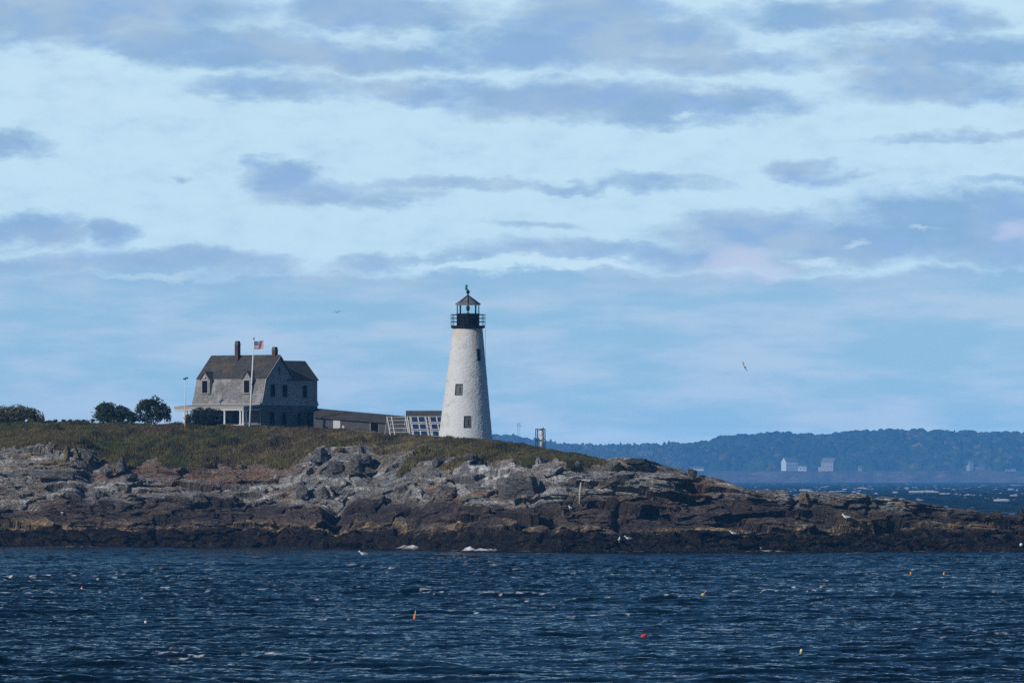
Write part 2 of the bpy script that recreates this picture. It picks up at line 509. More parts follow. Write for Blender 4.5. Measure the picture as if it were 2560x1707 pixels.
ZB1 = ZT - np.where(turf_c > 0.5, 0.6, 0.8)
YB2 = YB1 + np.where(turf_c > 0.5, 55.0, 18.0)
secs = [((Yw - 6, np.full(NCOL, -2.0)), (Yw, np.full(NCOL, -0.05)), 28, 1.0), ((Yw, np.full(NCOL, -0.05)), (YS, ZS), 62, 1.0),
        ((YS, ZS), (YD, ZD), 96, 1.0), ((YD, ZD), (YG, ZG), 180, 1.0), ((YG, ZG), (YT, ZT), 84, 1.0),
        ((YT, ZT), (YB1, ZB1), 14, 1.0), ((YB1, ZB1), (YB2, np.full(NCOL, -2.0)), 22, 1.0)]
rowsY, rowsZ, rowsT = [], [], []
for si, ((ya, za), (yb, zb), n, g) in enumerate(secs):
    for k in range(n + (si == len(secs) - 1)):
        t = k / n
        # rock bands rise in irregular steps
        tz = t
        rowsY.append(ya + (yb - ya) * t); rowsZ.append(za + (zb - za) * tz); rowsT.append(np.full(NCOL, si + t))
TY, TZ, TT = np.array(rowsY), np.array(rowsZ), np.array(rowsT)
NR = TY.shape[0]
TX = np.broadcast_to(X, TY.shape).copy()
# relax the kinks of the section lines
for _ in range(4):
    TZ[1:-1] = 0.25 * TZ[:-2] + 0.5 * TZ[1:-1] + 0.25 * TZ[2:]

gx, gy, gz = TX.ravel(), TY.ravel(), TZ.ravel()
T = TT.ravel()
pxr = 1280 + FPX * gx / gy
turf = np.interp(pxr, [-9000, 1380, 1470, 1515, 1540, 9000], [1, 1, .8, .5, 0, 0])
edge = 3.93 + 0.5 * fbm(gx / 3.6, gy / 5.0, gz * 0, 5, 31)
isT = sst(T, edge, edge + 0.10) * turf * (1 - sst(gz, -0.5, -0.4) * 0)
isT = np.where(T > 6.3, isT * (1 - sst(T, 6.3, 6.6)), isT)
rockw = 1 - isT
# ---- ledges: bedded blocks at three sizes
dip = 0.115
lx = gx + 0.9 * fbm(gx / 6, gy / 6, gz / 3, 3, 41)
lz = gz + dip * gx + 0.55 * fbm(gx / 11, gy / 11, gz / 5, 3, 42) + 0.06 * (gy - 830)
ly = gy + 0.8 * fbm(gx / 5, gy / 5, gz / 5, 3, 43)
dz_, dy_ = np.gradient(TZ, axis=0), np.maximum(np.gradient(TY, axis=0), 1e-3)
for _ in range(8):
    dz_[1:-1] = .25 * dz_[:-2] + .5 * dz_[1:-1] + .25 * dz_[2:]
    dy_[1:-1] = .25 * dy_[:-2] + .5 * dy_[1:-1] + .25 * dy_[2:]
sth = np.abs(dz_ / np.hypot(dz_, dy_)).ravel()
D = np.zeros_like(gx); UP = np.zeros_like(gx); CR = np.zeros_like(gx)
ids = []
low_ = 1 - sst(gz + .5 * fbm(gx / 8, gy / 8, gz * 0, 2, 45), 3.6, 4.8)
for sc, zr, A, B, cw, cd, sd in ((5.4, 0.85, 1.35, 0.55, 0.035, 0.5, 100), (2.3, 0.36, 0.62, 0.32, 0.06, 0.25, 200), (0.62, 0.16, 0.14, 0.22, 0.12, 0.07, 300)):
    f1, f2, rr, (ox, oy, oz) = cells(lx / sc, ly / (sc * 1.1), lz / zr, sd)
    ids.append(rr)
    fac = (rr[0] - 0.5) * 2 * A + B * ((rr[1] - 0.5) * ox + (rr[2] - 0.55) * oz * 0.9) * (sc ** 0.5)
    wk_ = (0.75 + 0.7 * sst(fbm(gx / 8, gy / 8, gz / 2.5, 3, int(sd) + 7), -.35, .35)) * (1.0 if sc > 3 else 1 - (.35 if sc > 1 else .2) * low_)
    if sc < 1: wk_ = wk_ * (0.25 + 0.75 * sst(sth, .15, .5))
    D += fac * wk_
    UP += ((rr[3] - 0.5) * A * 0.35 + 0.22 * (rr[4] - 0.5) * ox * zr) * wk_
    cr = 1 - sst(f2 - f1, 0.0, cw)
    D -= cd * cr * wk_; CR = np.maximum(CR, cr * (1.0 if sc > 1 else 0.5))
small = fbm(gx / 0.9, gy / 0.9, gz / 0.35, 4, 61)
D += 0.20 * fbm(lx / 5, ly / 5, lz / 0.20, 3, 68) + 0.12 * small + .10 * fbm(gx / .3, gy / .3, gz / .22, 3, 67) * low_
UP += 0.07 * fbm(gx / 0.7, gy / 0.7, gz / 0.4, 3, 62)
big = fbm(gx / 9, gy / 9, gz / 3.5, 3, 63)
D += 1.1 * big
# weed zone: rounder, lumpy
weed = 1 - sst(gz + 0.35 * fbm(gx / 1.6, gy / 1.6, gz, 4, 64), 1.35, 2.0)
lump = np.abs(fbm(gx / 1.8, gy / 1.8, gz / 1.2, 4, 65)); lump2 = np.abs(fbm(gx / 0.5, gy / 0.5, gz / 0.4, 3, 66))
Dw = 1.5 * (0.4 - lump) * 1.3 + 0.4 * (0.35 - lump2) + 0.9 * big + 0.45 * D
UPw = 0.55 * (0.35 - lump) + 0.16 * (0.3 - lump2)
D = D * (1 - weed) + Dw * weed; UP = UP * (1 - weed) + UPw * weed
# gullies and hollows cut into the ledge
for (cx, cw, z0_, z1_, dep) in ((838, 26, 1.2, 4.6, 3.2), (690, 12, 0.2, 2.6, 1.6), (1380, 14, 1.5, 3.6, 1.6), (1745, 46, 5.0, 6.6, 2.6), (1983, 8, 3.2, 6.0, 0.9), (1545, 12, 2.0, 4.0, 1.4), (2170, 4, 3.5, 5.2, 0.7), (390, 10, 0.2, 2.0, 1.4), (940, 30, 7.0, 8.6, 2.2), (235, 24, 6.5, 8.6, 2.0), (215, 16, 4.6, 6.0, 1.4), (1330, 12, 4.2, 6.2, 1.6)):
    gk = np.exp(-((pxr - cx + 9 * fbm(gz / 1.2, gx * 0, gx * 0, 2, 71)) / cw) ** 2) * sst(gz, z0_ - 0.4, z0_ + 0.3) * (1 - sst(gz, z1_ - 0.3, z1_ + 0.5))
    D -= dep * gk
amp = sst(T, 0.2, 1.05) * (1 - sst(T, 5.0, 5.6) * 0.7)
nearT = sst(T, 3.2, 3.9)                                    # calmer where turf meets rock
D *= amp * (1 - 0.35 * nearT); UP *= amp * (1 - 0.3 * nearT)
crest = np.where(turf < 0.5, sst(T, 3.5, 4.6), 0)           # keep the bare tail's skyline near the photograph's
UP *= (1 - 0.55 * crest)
tuft = 0.16 * fbm(gx / 1.3, gy / 1.6, gz * 0, 4, 81) + 0.35 * fbm(gx / 5, gy / 5, gz * 0, 3, 82) * sst(5.0 - T, 0.0, 0.6)
# push blocks out along the local lie of the ledge: forward on walls, mostly upward on treads
py_ = gy - D * (0.55 + 0.40 * sth) * rockw
pz_ = gz + (UP + D * (0.12 + 0.30 * (1 - sth)) * (1 - .5 * crest)) * rockw + tuft * isT
px_ = gx + 0.10 * rockw * amp * fbm(gx / 1.1, gy / 1.1, gz / 0.8, 3, 83)
# take the comb out of stretched risers, then put the fine grain back
def _soft(a_):
    g_ = a_.reshape(NR, NCOL).copy()
    for _i in range(2):
        g_[:, 1:-1] = .25 * g_[:, :-2] + .5 * g_[:, 1:-1] + .25 * g_[:, 2:]
    return g_.ravel()


py_ = np.where(isT > .9, py_, _soft(py_)); pz_ = np.where(isT > .9, pz_, _soft(pz_))
py_ = py_ - .05 * rockw * amp * fbm(gx / .35, gy / .35, pz_ / .12, 3, 84)
# half-drowned humps in front of the waterline
pz_ = pz_ + 1.5 * np.maximum(0, fbm(gx / 4.0, gy / 2.2, gx * 0, 3, 85) - .08) * sst(T, .15, .6) * (1 - sst(T, 1.0, 1.5))
TV = np.stack([px_, py_, pz_], -1)

# ---- colours of the ledge (real stains, lichen, weed zones, one hollow's painted shade)
def C3(*c): return np.array(c, F32)


def mixc(a, b, f): return a + (b - a) * f[:, None]


r1, r2, r3 = ids
n_lo = fbm(gx / 7, gy / 7, gz / 2.2, 4, 91)
n_st = fbm(gx / 2.2, gy / 2.2, (gz + dip * gx) / 0.22, 4, 92)
n_hi = fbm(gx / 0.8, gy / 0.8, gz / 0.5, 4, 93)
col = np.broadcast_to(C3(0.212, 0.208, 0.206), (len(gx), 3)).copy()
col = mixc(col, C3(0.24, 0.206, 0.168), sst(r1[2] * 0.6 + r2[1] * 0.6, 0.55, 0.85))
col = mixc(col, C3(0.42, 0.41, 0.395), sst(r2[3], 0.68, 0.9) * 0.8)
col = mixc(col, C3(0.20, 0.105, 0.062), sst(r1[4] * 0.7 + r2[2] * 0.5 - 0.25 * sst(gz, 5.2, 7.0), 0.92, 1.08) * 0.7)
col = mixc(col, C3(0.26, 0.225, 0.14), sst(n_lo * 0.6 + n_hi * 0.5, 0.25, 0.6) * 0.45)
col *= (0.72 + 0.5 * r2[4] * 0.7 + 0.36 * r3[1] + 0.34 * n_st + 0.26 * n_hi)[:, None]
# dark algae band below about 4 m
zb = gz + 0.75 * fbm(gx / 5, gy / 6, gz / 4, 5, 94) + 0.40 * n_hi
dark = 1 - sst(zb, np.interp(pxr, [0, 700, 1000, 1400, 1800, 2050, 2560], [3.7, 4.0, 3.9, 3.9, 4.4, 3.6, 3.0]), np.interp(pxr, [0, 700, 1000, 1400, 1800, 2050, 2560], [4.7, 4.9, 4.8, 4.9, 6.0, 5.4, 4.4]))
cdark = mixc(np.broadcast_to(C3(0.062, 0.048, 0.044), col.shape), C3(0.118, 0.086, 0.067), sst(n_lo + 0.5 * n_hi, -0.1, 0.5) * .9)
cdark *= (0.80 + 0.30 * r2[0] + 0.35 * n_st + .25 * n_hi)[:, None]
col = mixc(col, cdark, dark * 0.95)
# ochre barnacle band just over the weed
ob = sst(zb, 1.2, 1.7) * (1 - sst(zb, 2.0, 2.7))
n_b = fbm(gx / 2.6, gy / 2.6, gz / 1.0, 5, 95) + 0.75 * fbm(gx / 0.35, gy / 0.35, gz / 0.2, 3, 96)
col = mixc(col, C3(0.40, 0.30, 0.165), np.clip(ob * sst(n_b, -0.20, 0.35), 0, 1) * 0.85)
# rockweed
cw_ = mixc(np.broadcast_to(C3(0.018, 0.012, 0.010), col.shape), C3(0.055, 0.038, 0.020), sst(fbm(gx / 0.5, gy / 0.5, gz / 0.35, 4, 97), 0.05, 0.6))
cw_ = mixc(cw_, C3(0.18, 0.14, 0.075), sst(fbm(gx / 0.28, gy / 0.28, gz / 0.2, 3, 98) + 0.5 * fbm(gx / 2.5, gy / 2.5, gz, 3, 99), 0.50, 0.85) * sst(gz, 0.5, 1.4) * 0.8)
col = mixc(col, cw_, weed)
wet = weed * 0.8 * (1 - sst(gz, 0.8, 1.8) * 0.5)
# white droppings on the high ledges, yellow lichen; red-brown tone and shade painted into the hollow
wh = sst(fbm(gx / 3.4, gy / 3.4, gz / 1.1, 4, 101) + 0.45 * fbm(gx / 0.5, gy / 0.5, gz / 0.25, 3, 102) + np.exp(-((pxr - 1270) / 120) ** 2) * 0.5 + np.exp(-((pxr - 700) / 300) ** 2) * 0.06, 0.52, 0.80) * sst(gz, 4.6, 6.2) * (1 - sst(T, 3.9, 4.1))
col = mixc(col, C3(0.66, 0.65, 0.64), wh * 0.9)
ye = sst(fbm(gx / 1.2, gy / 1.2, gz / 0.8, 4, 103) + 0.35 * np.exp(-((pxr - 110) / 110) ** 2) + 0.15 * np.exp(-((pxr - 650) / 160) ** 2), 0.46, 0.7) * sst(T, 3.1, 3.6) * (pxr < 1150)
col = mixc(col, C3(0.26, 0.18, 0.03), ye * 0.7)
hollow_shade = np.exp(-((pxr - 1745) / 46) ** 2) * sst(gz, 4.8, 5.3) * (1 - sst(gz, 6.3, 6.9))
col = mixc(col, C3(0.11, 0.05, 0.03), hollow_shade * 0.9)
# eroded earth bank under the turf on the left
eb = sst(T, edge - 0.5, edge - 0.15) * (1 - isT) * sst(n_lo + 0.6 * n_hi, -0.45, 0.2) * (1 - sst(pxr, 720, 800)) * sst(pxr, 215, 260) * turf
col = mixc(col, C3(0.21, 0.125, 0.075), eb * 0.85)
# turf
p1 = fbm(gx / 6, gy / 9, gz * 0, 4, 110); p2 = fbm(gx / 1.8, gy / 3, gz * 0, 4, 111)
ct = mixc(np.broadcast_to(C3(0.105, 0.095, 0.038), col.shape), C3(0.115, 0.080, 0.055), sst(p1, -0.1, 0.5))
ct = mixc(ct, C3(0.24, 0.185, 0.10), sst(p2 + 0.35 * sst(pxr, 750, 1000), 0.25, 0.75) * 0.7)
ct = mixc(ct, C3(0.070, 0.098, 0.028), sst(p2 - p1, 0.15, 0.6) * 0.8)
col = mixc(col, ct, isT)
wet = wet * (1 - isT)

ground = mesh_np('ground', TV, grid_faces(NR, NCOL), M['rock'], cols=np.clip(col, 0.004, 0.8), attrs={'wet': wet})
tag(ground, 'rocky island ledge rising from dark weed to grey slabs and turf', kind='structure')

# where a photo pixel meets the island (nearest surface), for standing things on it
_pc, _pr = 1280 + FPX * px_ / py_, Y0 - (pz_ - HC) * FPX / py_
_vis = (_pc > -200) & (_pc < 2760) & (T < 5.05) & (T > 0.9)
_gc, _gr, _gY = _pc[_vis], _pr[_vis], py_[_vis]


def on_ground(x, y, r=3.0):
    k = (np.abs(_gc - x) < r) & (np.abs(_gr - y) < r)
    if not k.any():
        k = np.argsort((_gc - x) ** 2 + (_gr - y) ** 2)[:1]
        return PX(x, y, float(_gY[k][0]))
    return PX(x, y, float(_gY[k].min()))


from_grid = (px_.reshape(NR, NCOL), py_.reshape(NR, NCOL), pz_.reshape(NR, NCOL))


def height_at(x, y):
    """turf height at a place (x, y)"""
    c = int(np.argmin(np.abs(X - x)))
    yy, zz = from_grid[1][:, c], from_grid[2][:, c]
    k = slice(int(NR * 0.75), NR)
    return float(np.interp(y, yy[k], zz[k]))


_ck = np.argsort(pxx(YT))


def crest(px, back=0.6):
    """distance of the turf's skyline in this photo column"""
    return float(np.interp(px, pxx(YT)[_ck], YT[_ck])) + back

# ------------------------------------------------------------------ water
def sea_tile(N, L, lp, hs, wdir, spread, seed, lmin=0.0, chop=1.0):
    """one periodic tile of wind sea: height, sideways drift and how much the crest folds over"""
    r = np.random.default_rng(seed)
    k1 = np.fft.fftfreq(N, L / N) * 2 * np.pi
    kx, ky = np.meshgrid(k1, k1)
    k = np.hypot(kx, ky); k[0, 0] = 1e-6
    kp = 2 * np.pi / lp
    sp = k ** -4.0 * np.exp(-1.25 * (kp / k) ** 2)
    ca = (kx * math.cos(wdir) + ky * math.sin(wdir)) / k
    sp *= np.where(ca > 0, ca ** spread, 0) + 0.04
    if lmin: sp *= np.exp(-(k * lmin / (2 * np.pi)) ** 2)
    sp[0, 0] = 0
    a = np.sqrt(sp) * (r.standard_normal((N, N)) + 1j * r.standard_normal((N, N)))
    h = np.fft.ifft2(a)
    sc = hs / 4.0 / h.real.std()
    h = h.real * sc
    fx = np.fft.ifft2(-1j * kx / k * a).real * sc * chop
    fy = np.fft.ifft2(-1j * ky / k * a).real * sc * chop
    d = L / N
    g = lambda f, ax: (np.roll(f, -1, ax) - np.roll(f, 1, ax)) / (2 * d)
    J = (1 + g(fx, 1)) * (1 + g(fy, 0)) - g(fx, 0) * g(fy, 1)
    return L, h.astype(F32), fx.astype(F32), fy.astype(F32), J.astype(F32)


def tile_at(tile, x, y, rot):
    L = tile[0]; N = tile[1].shape[0]
    c, s_ = math.cos(rot), math.sin(rot)
    u, v = (c * x + s_ * y) / L * N, (-s_ * x + c * y) / L * N
    iu, iv = np.floor(u).astype(np.int64), np.floor(v).astype(np.int64)
    fu, fv = (u - iu).astype(F32), (v - iv).astype(F32)
    i0, j0, i1, j1 = iu % N, iv % N, (iu + 1) % N, (iv + 1) % N
    o = [f[j0, i0] * (1 - fu) * (1 - fv) + f[j0, i1] * fu * (1 - fv) + f[j1, i0] * (1 - fu) * fv + f[j1, i1] * fu * fv for f in tile[1:]]
    h, dx, dy, J = o
    return h, c * dx - s_ * dy, s_ * dx + c * dy, J


tA = sea_tile(512, 53.0, 2.8, 0.225, R(-104), 7, 3, 0.25, 1.25)
tB = sea_tile(512, 15.3, 0.75, 0.10, R(-98), 5, 4, 0.07, 1.1)
tC = sea_tile(512, 173.0, 17.0, 0.55, R(-120), 4, 5, 0.8, 1.2)
tD = sea_tile(512, 487.0, 30.0, 1.55, R(-110), 4, 6, 2.0, 1.25)

# near sea, between the camera and the island (fan of columns so that the detail follows the distance)
nr, nc = 2120, 1290
ynear = 1 / np.linspace(1 / 280.0, 1 / 1002.0, nr - 120)
ynear = 0.5 * ynear + 0.5 * np.linspace(280, 1002, nr - 120)
ynear = np.concatenate([np.linspace(60, 279.5, 120), ynear[::1]])
ux = np.concatenate([np.linspace(-0.42, -0.08, 150, endpoint=False), np.linspace(-0.08, 0.08, nc - 300), np.linspace(0.0805, 0.42, 150)])
WY = np.repeat(ynear[:, None], nc, 1); WX = ux[None, :] * np.maximum(WY, 330.0)
wx, wy = WX.ravel(), WY.ravel()
hA, ax_, ay_, JA = tile_at(tA, wx, wy, 0.05)
hB, bx_, by_, JB = tile_at(tB, wx, wy, -0.21)
hC, cx_, cy_, JC = tile_at(tC, wx, wy, 0.12)
gust = 0.8 + 0.6 * fbm(wx / 28, wy / 110, wx * 0, 4, 201)
lee = 1 - 0.45 * sst(wy, 700, 800)
gA = gust * lee
wz = hA * gA + hB * gust + hC * 0.65 * lee
nx_, ny_ = wx + ax_ * gA + bx_ * gust + cx_ * .4, wy + ay_ * gA + by_ * gust + cy_ * .4
# breaking crests: where both the short seas and the longer ones fold
fold = fbm(wx / 0.45, wy / 0.7, wx * 0, 4, 206) + 2.6 * hA * gA + 0.9 * hC + 0.5 * fbm(wx / 9, wy / 30, wx * 0, 3, 202) + 0.25 * (1 - JA)
thr = np.quantile(fold[(wy < 500) & (wy > 300)], 0.9972)
fo = sst(fold, thr - 0.04, thr + 0.14) * (0.35 + 0.65 * sst(fbm(wx / 0.14, wy / 0.3, wx * 0, 3, 203), -0.30, 0.25))
fo *= 1 - sst(wy, 560, 700) * 0.75
# surf along the weed
sy = shore_y(np.clip(1280 + FPX * wx / wy, -300, 2900))
ds = wy - sy
pxw = 1280 + FPX * wx / wy
lanes = 0.55 * np.exp(-((pxw - 1010) / 75) ** 2) + 0.6 * np.exp(-((pxw - 1200) / 60) ** 2) + 0.35 * np.exp(-((pxw - 1340) / 50) ** 2) + 0.55 * np.exp(-((pxw - 2400) / 130) ** 2) + 0.5 * np.exp(-((pxw - 10) / 40) ** 2) + 0.2 * np.exp(-((pxw - 1900) / 260) ** 2)
sn = fbm(wx / 2.2, wy / 2.4, wx * 0, 4, 204)
surf = sst(ds, -3.2, -0.4) * (1 - sst(ds, 3.5, 6.0)) * np.clip(lanes + 0.55 * sn - 0.10, 0, 1) * 1.7
wz = wz + 0.55 * sst(ds, -3.0, 0.0) * lanes * np.clip(.5 + 2.2 * sn + .9 * fbm(wx / 0.8, wy / 0.9, wx * 0, 3, 209), 0, 2)
fo = np.clip(np.maximum(fo, surf * (0.3 + 0.9 * sst(sn, -0.1, 0.4)) * sst(fbm(wx / 0.45, wy / 0.5, wx * 0, 4, 208) + .5 * lanes, -0.15, 0.45)), 0, 1)
V1 = np.stack([nx_, ny_, wz], -1)
F1_ = grid_faces(nr, nc)
# open sea behind the island
nr2, nc2 = 1250, 900
e = np.linspace(0, 1, nr2)
yf = 1000 * (12600 / 1000.0) ** (e ** 0.92)
uu = np.concatenate([np.linspace(-0.085, 0.015, 200, endpoint=False), np.linspace(0.015, 0.066, 640, endpoint=False), np.linspace(0.066, 0.088, 60)])
WY = np.repeat(yf[:, None], nc2, 1); WX = uu[None, :] * WY
fx_, fy_ = WX.ravel(), WY.ravel()
hD, dx_, dy_, JD = tile_at(tD, fx_, fy_, 0.07)
hC, cx_, cy_, JC = tile_at(tC, fx_, fy_, 0.3)
ramp = sst(fy_, 1000, 1500)
fade = 1 - 0.35 * sst(fy_, 3000, 9000)
fz = (hD * ramp * 0.62 + hC * (0.4 + 0.6 * ramp)) * fade - 0.02
fx2, fy2 = fx_ + (dx_ * 0.6 + cx_) * ramp * fade, fy_ + (dy_ * 0.6 + cy_) * ramp * fade
fold = fbm(fx_ / 3.4, fy_ / 3.0, fx_ * 0, 4, 207) + 0.45 * hD + 0.5 * hC + 0.35 * fbm(fx_ / 30, fy_ / 90, fx_ * 0, 3, 205)
thr = np.quantile(fold[(fy_ > 1400) & (fy_ < 4000)], 0.9945)
fo2 = sst(fold, thr - 0.02, thr + 0.20) * sst(fy_, 1250, 2200) * (1 - .6 * sst(fy_, 4500, 9500))
fz = fz + fo2 * 0.22
V2 = np.stack([fx2, fy2, fz], -1)
F2_ = grid_faces(nr2, nc2, len(V1))
# calm outer sheet so the water runs on to every side
Rr = 14500.0
ov = np.array([(-Rr, -400, -0.75), (Rr, -400, -0.75), (Rr, 14550, -0.75), (-Rr, 14550, -0.75)], F32)
F3_ = np.array([[0, 1, 2, 3]]) + len(V1) + len(V2)
mw, t, b, out = mat_new('sea_water')
fa = t.n('ShaderNodeAttribute', attribute_name='foam').outputs['Fac']
tcx = t.n('ShaderNodeTexCoord').outputs['Object']
b.inputs['Base Color'].default_value = (0.0015, 0.009, 0.017, 1)
t.set(b.inputs['Roughness'], t.n('ShaderNodeAttribute', attribute_name='chop').outputs['Fac'])
b.inputs['IOR'].default_value = 1.33
b.inputs['Specular IOR Level'].default_value = 0.02
rip = t.noise(t.v('MULTIPLY', tcx, (1.0, 1.4, 1.0)), 4.0, 5, 0.65)
bn = t.n('ShaderNodeBump', i_Strength=0.3, i_Distance=0.03, i_Height=rip)
t.l.new(bn.outputs[0], b.inputs['Normal'])
df = t.n('ShaderNodeBsdfDiffuse', i_Color=(0.80, 0.82, 0.84, 1))
mx = t.n('ShaderNodeMixShader', i_0=fa)
t.l.new(b.outputs[0], mx.inputs[1]); t.l.new(df.outputs[0], mx.inputs[2]); t.l.new(mx.outputs[0], out.inputs[0])
foam = np.concatenate([fo, fo2, np.zeros(4)])
water = mesh_np('water', np.concatenate([V1, V2, ov]), np.concatenate([F1_, F2_, F3_]), mw, smooth=True, attrs={'foam': foam, 'chop': np.concatenate([0.07 + 0.05 * sst(wy, 300, 900), 0.30 + 0.12 * sst(fy_, 1000, 3000), np.full(4, .42)])})
tag(water, 'choppy dark blue sea with small whitecaps', kind='structure')

# ------------------------------------------------------------------ far shore: ground and wood
r_ridge = crv([(-4000, 1105), (900, 1100), (1180, 1100), (1230, 1098), (1290, 1097), (1340, 1110), (1410, 1119), (1480, 1121), (1600, 1121), (1740, 1117), (1800, 1103), (1900, 1092), (1960, 1090), (2060, 1094), (2120, 1091), (2200, 1087), (2330, 1086), (2450, 1090), (2560, 1095), (3000, 1104), (5000, 1110)])
hx = np.linspace(-1500, 1500, 660); hy = np.concatenate([np.linspace(11920, 12210, 130), np.linspace(12216, 14200, 320)])
HX, HY = np.meshgrid(hx, hy); ax, ay = HX.ravel(), HY.ravel()
pc = 1280 + FPX * ax / 12900.0
back = sst(pc, 1560, 1800) * 1.0                       # nearer dark hill to the right, lower and farther wood to the left
Yr = 13300 - 400 * back
zr = HC + (Y0 - r_ridge(pc)) * Yr / FPX - 8.0
zf0 = 16.2 + 0.8 * fbm(ax / 60, ay / 60, ax * 0, 3, 301)
shY = 11985 + 18 * fbm(ax / 50, ax * 0, ax * 0, 4, 302)
z = np.where(ay < shY + 28, -2 + (zf0 + 2) * sst(ay, shY - 4, shY + 24), zf0)
rise = np.clip((ay - 12140) / (Yr - 12140), 0, 1.0)
prof = sst(rise, 0, 1) * 0.35 + rise * 0.65
z = z + np.where(ay > 12140, (zr - zf0) * prof, 0)
z = z - np.where(ay > Yr, ((ay - Yr) / 300.0) ** 2 * 14, 0)
z = z + 1.3 * fbm(ax / 90, ay / 90, ax * 0, 3, 303) * sst(ay, 12190, 12500)
gcol = np.broadcast_to(C3(0.10, 0.13, 0.05), (len(ax), 3)).copy()
bl = 1 - sst(ay, shY + 16, shY + 30)
gcol = mixc(gcol, C3(0.11, 0.085, 0.07), bl)
gcol = mixc(gcol, C3(0.22, 0.16, 0.13), bl * sst(fbm(ax / 14, ay / 14, z / 3, 4, 304), 0.1, 0.5))
gcol = mixc(gcol, C3(0.05, 0.06, 0.03), bl * sst(fbm(ax / 20, ay / 20, z / 5, 4, 305), 0.15, 0.5))
hills = mesh_np('hills', np.stack([ax, ay, z + 0.5 * bl * fbm(ax / 6, ay / 6, z / 3, 3, 306)], -1), grid_faces(len(hy), len(hx)), M['shore'], cols=gcol)
tag(hills, 'low wooded hills and bluff along the far shore', kind='structure')
hill_z = lambda x, y: float(np.interp(x, hx, z.reshape(HX.shape)[int(np.argmin(np.abs(hy - y)))]))

# the wood: one crown per cell, domed, each with its own tint
wxs = np.concatenate([np.linspace(-1500, -50, 250, endpoint=False), np.linspace(-50, 810, 460, endpoint=False), np.linspace(810, 1500, 140)])
wys = np.concatenate([np.linspace(12120, 12980, 330, endpoint=False), np.linspace(12980, 13800, 150)])
HX2, HY2 = np.meshgrid(wxs, wys); bx, by = HX2.ravel(), HY2.ravel()
zg = np.zeros_like(bx)
zi = z.reshape(HX.shape)
jy = np.clip(np.searchsorted(hy, by) - 1, 0, len(hy) - 2); ty = (by - hy[jy]) / (hy[jy + 1] - hy[jy])
jx = np.clip(np.searchsorted(hx, bx) - 1, 0, len(hx) - 2); tx = (bx - hx[jx]) / (hx[jx + 1] - hx[jx])
zg = zi[jy, jx] * (1 - ty) * (1 - tx) + zi[jy, jx + 1] * (1 - ty) * tx + zi[jy + 1, jx] * ty * (1 - tx) + zi[jy + 1, jx + 1] * ty * tx
pcb = 1280 + FPX * bx / by
left = 1 - sst(pcb, 1560, 1780)
size = 15.0
c0 = np.zeros_like(bx)
f1, f2, rr, (ox, oy, oz) = cells(bx / size + 0.7 * fbm(bx / 38, by / 60, c0, 2, 320), by / size, c0 + 0.5, 330, 0.95)
dome = np.sqrt(np.clip(1 - (np.hypot(ox, oy) / 0.78) ** 2, 0, 1))
spire = np.clip(1 - np.hypot(ox, oy) / 0.5, 0, 1)
con = (left > rr[3]) & (rr[4] > 0.35)                   # conifers mostly in the farther left wood
crown = np.where(con, 14.0 * spire + 2, 13.0 * dome) * (0.35 + 0.9 * rr[0])
crown += 0.9 * fbm(bx / 2.6, by / 2.6, zg / 3, 3, 321) + 4.5 * fbm(bx / 55, by / 70, c0, 4, 322)
edge_w = sst(by + 26 * fbm(bx / 30, c0, c0, 4, 323), 12128, 12160)
opening = sst(fbm(bx / 55, by / 60, c0, 3, 324), 0.34, 0.46) * (1 - sst(by, 12250, 12520))
zt = zg + (1.5 + crown) * edge_w * (1 - opening) - 1.2 * (1 - edge_w) - 1.2 * opening
fc = np.broadcast_to(C3(0.040, 0.062, 0.022), (len(bx), 3)).copy()
fc = mixc(fc, C3(0.085, 0.110, 0.036), sst(rr[1], 0.35, 1.0) * sst(fbm(bx / 90, by / 120, c0, 3, 325) + 0.35 * sst(pcb, 2050, 2350), -0.1, 0.6))
fc = mixc(fc, C3(0.20, 0.12, 0.04), (rr[2] > 0.93) * 0.7)
fc = mixc(fc, C3(0.13, 0.125, 0.075), left * 0.55)
fc *= (0.55 + 0.9 * rr[4])[:, None]
forest = mesh_np('forest', np.stack([bx, by, zt], -1), grid_faces(len(wys), len(wxs)), M['forest'], cols=fc)
tag(forest, 'dense far wood covering the hills across the water', kind='stuff')

# ------------------------------------------------------------------ haze
hb = MB(); hb.box(-15500, 15500, -500, 15500, -4.0, 100.0)
mh = bpy.data.materials.new('sea_haze'); mh.use_nodes = True; mh.node_tree.nodes.clear()
t = NT(mh.node_tree)
pv = t.n('ShaderNodeVolumePrincipled', i_Color=(0.12, 0.45, 1.0, 1), i_Density=1.0 / 13500.0, i_Anisotropy=-0.35)
oo = t.n('ShaderNodeOutputMaterial'); t.l.new(pv.outputs[0], oo.inputs['Volume'])
haze = tag(hb.build('haze', mh), 'thin blue sea haze', kind='stuff')

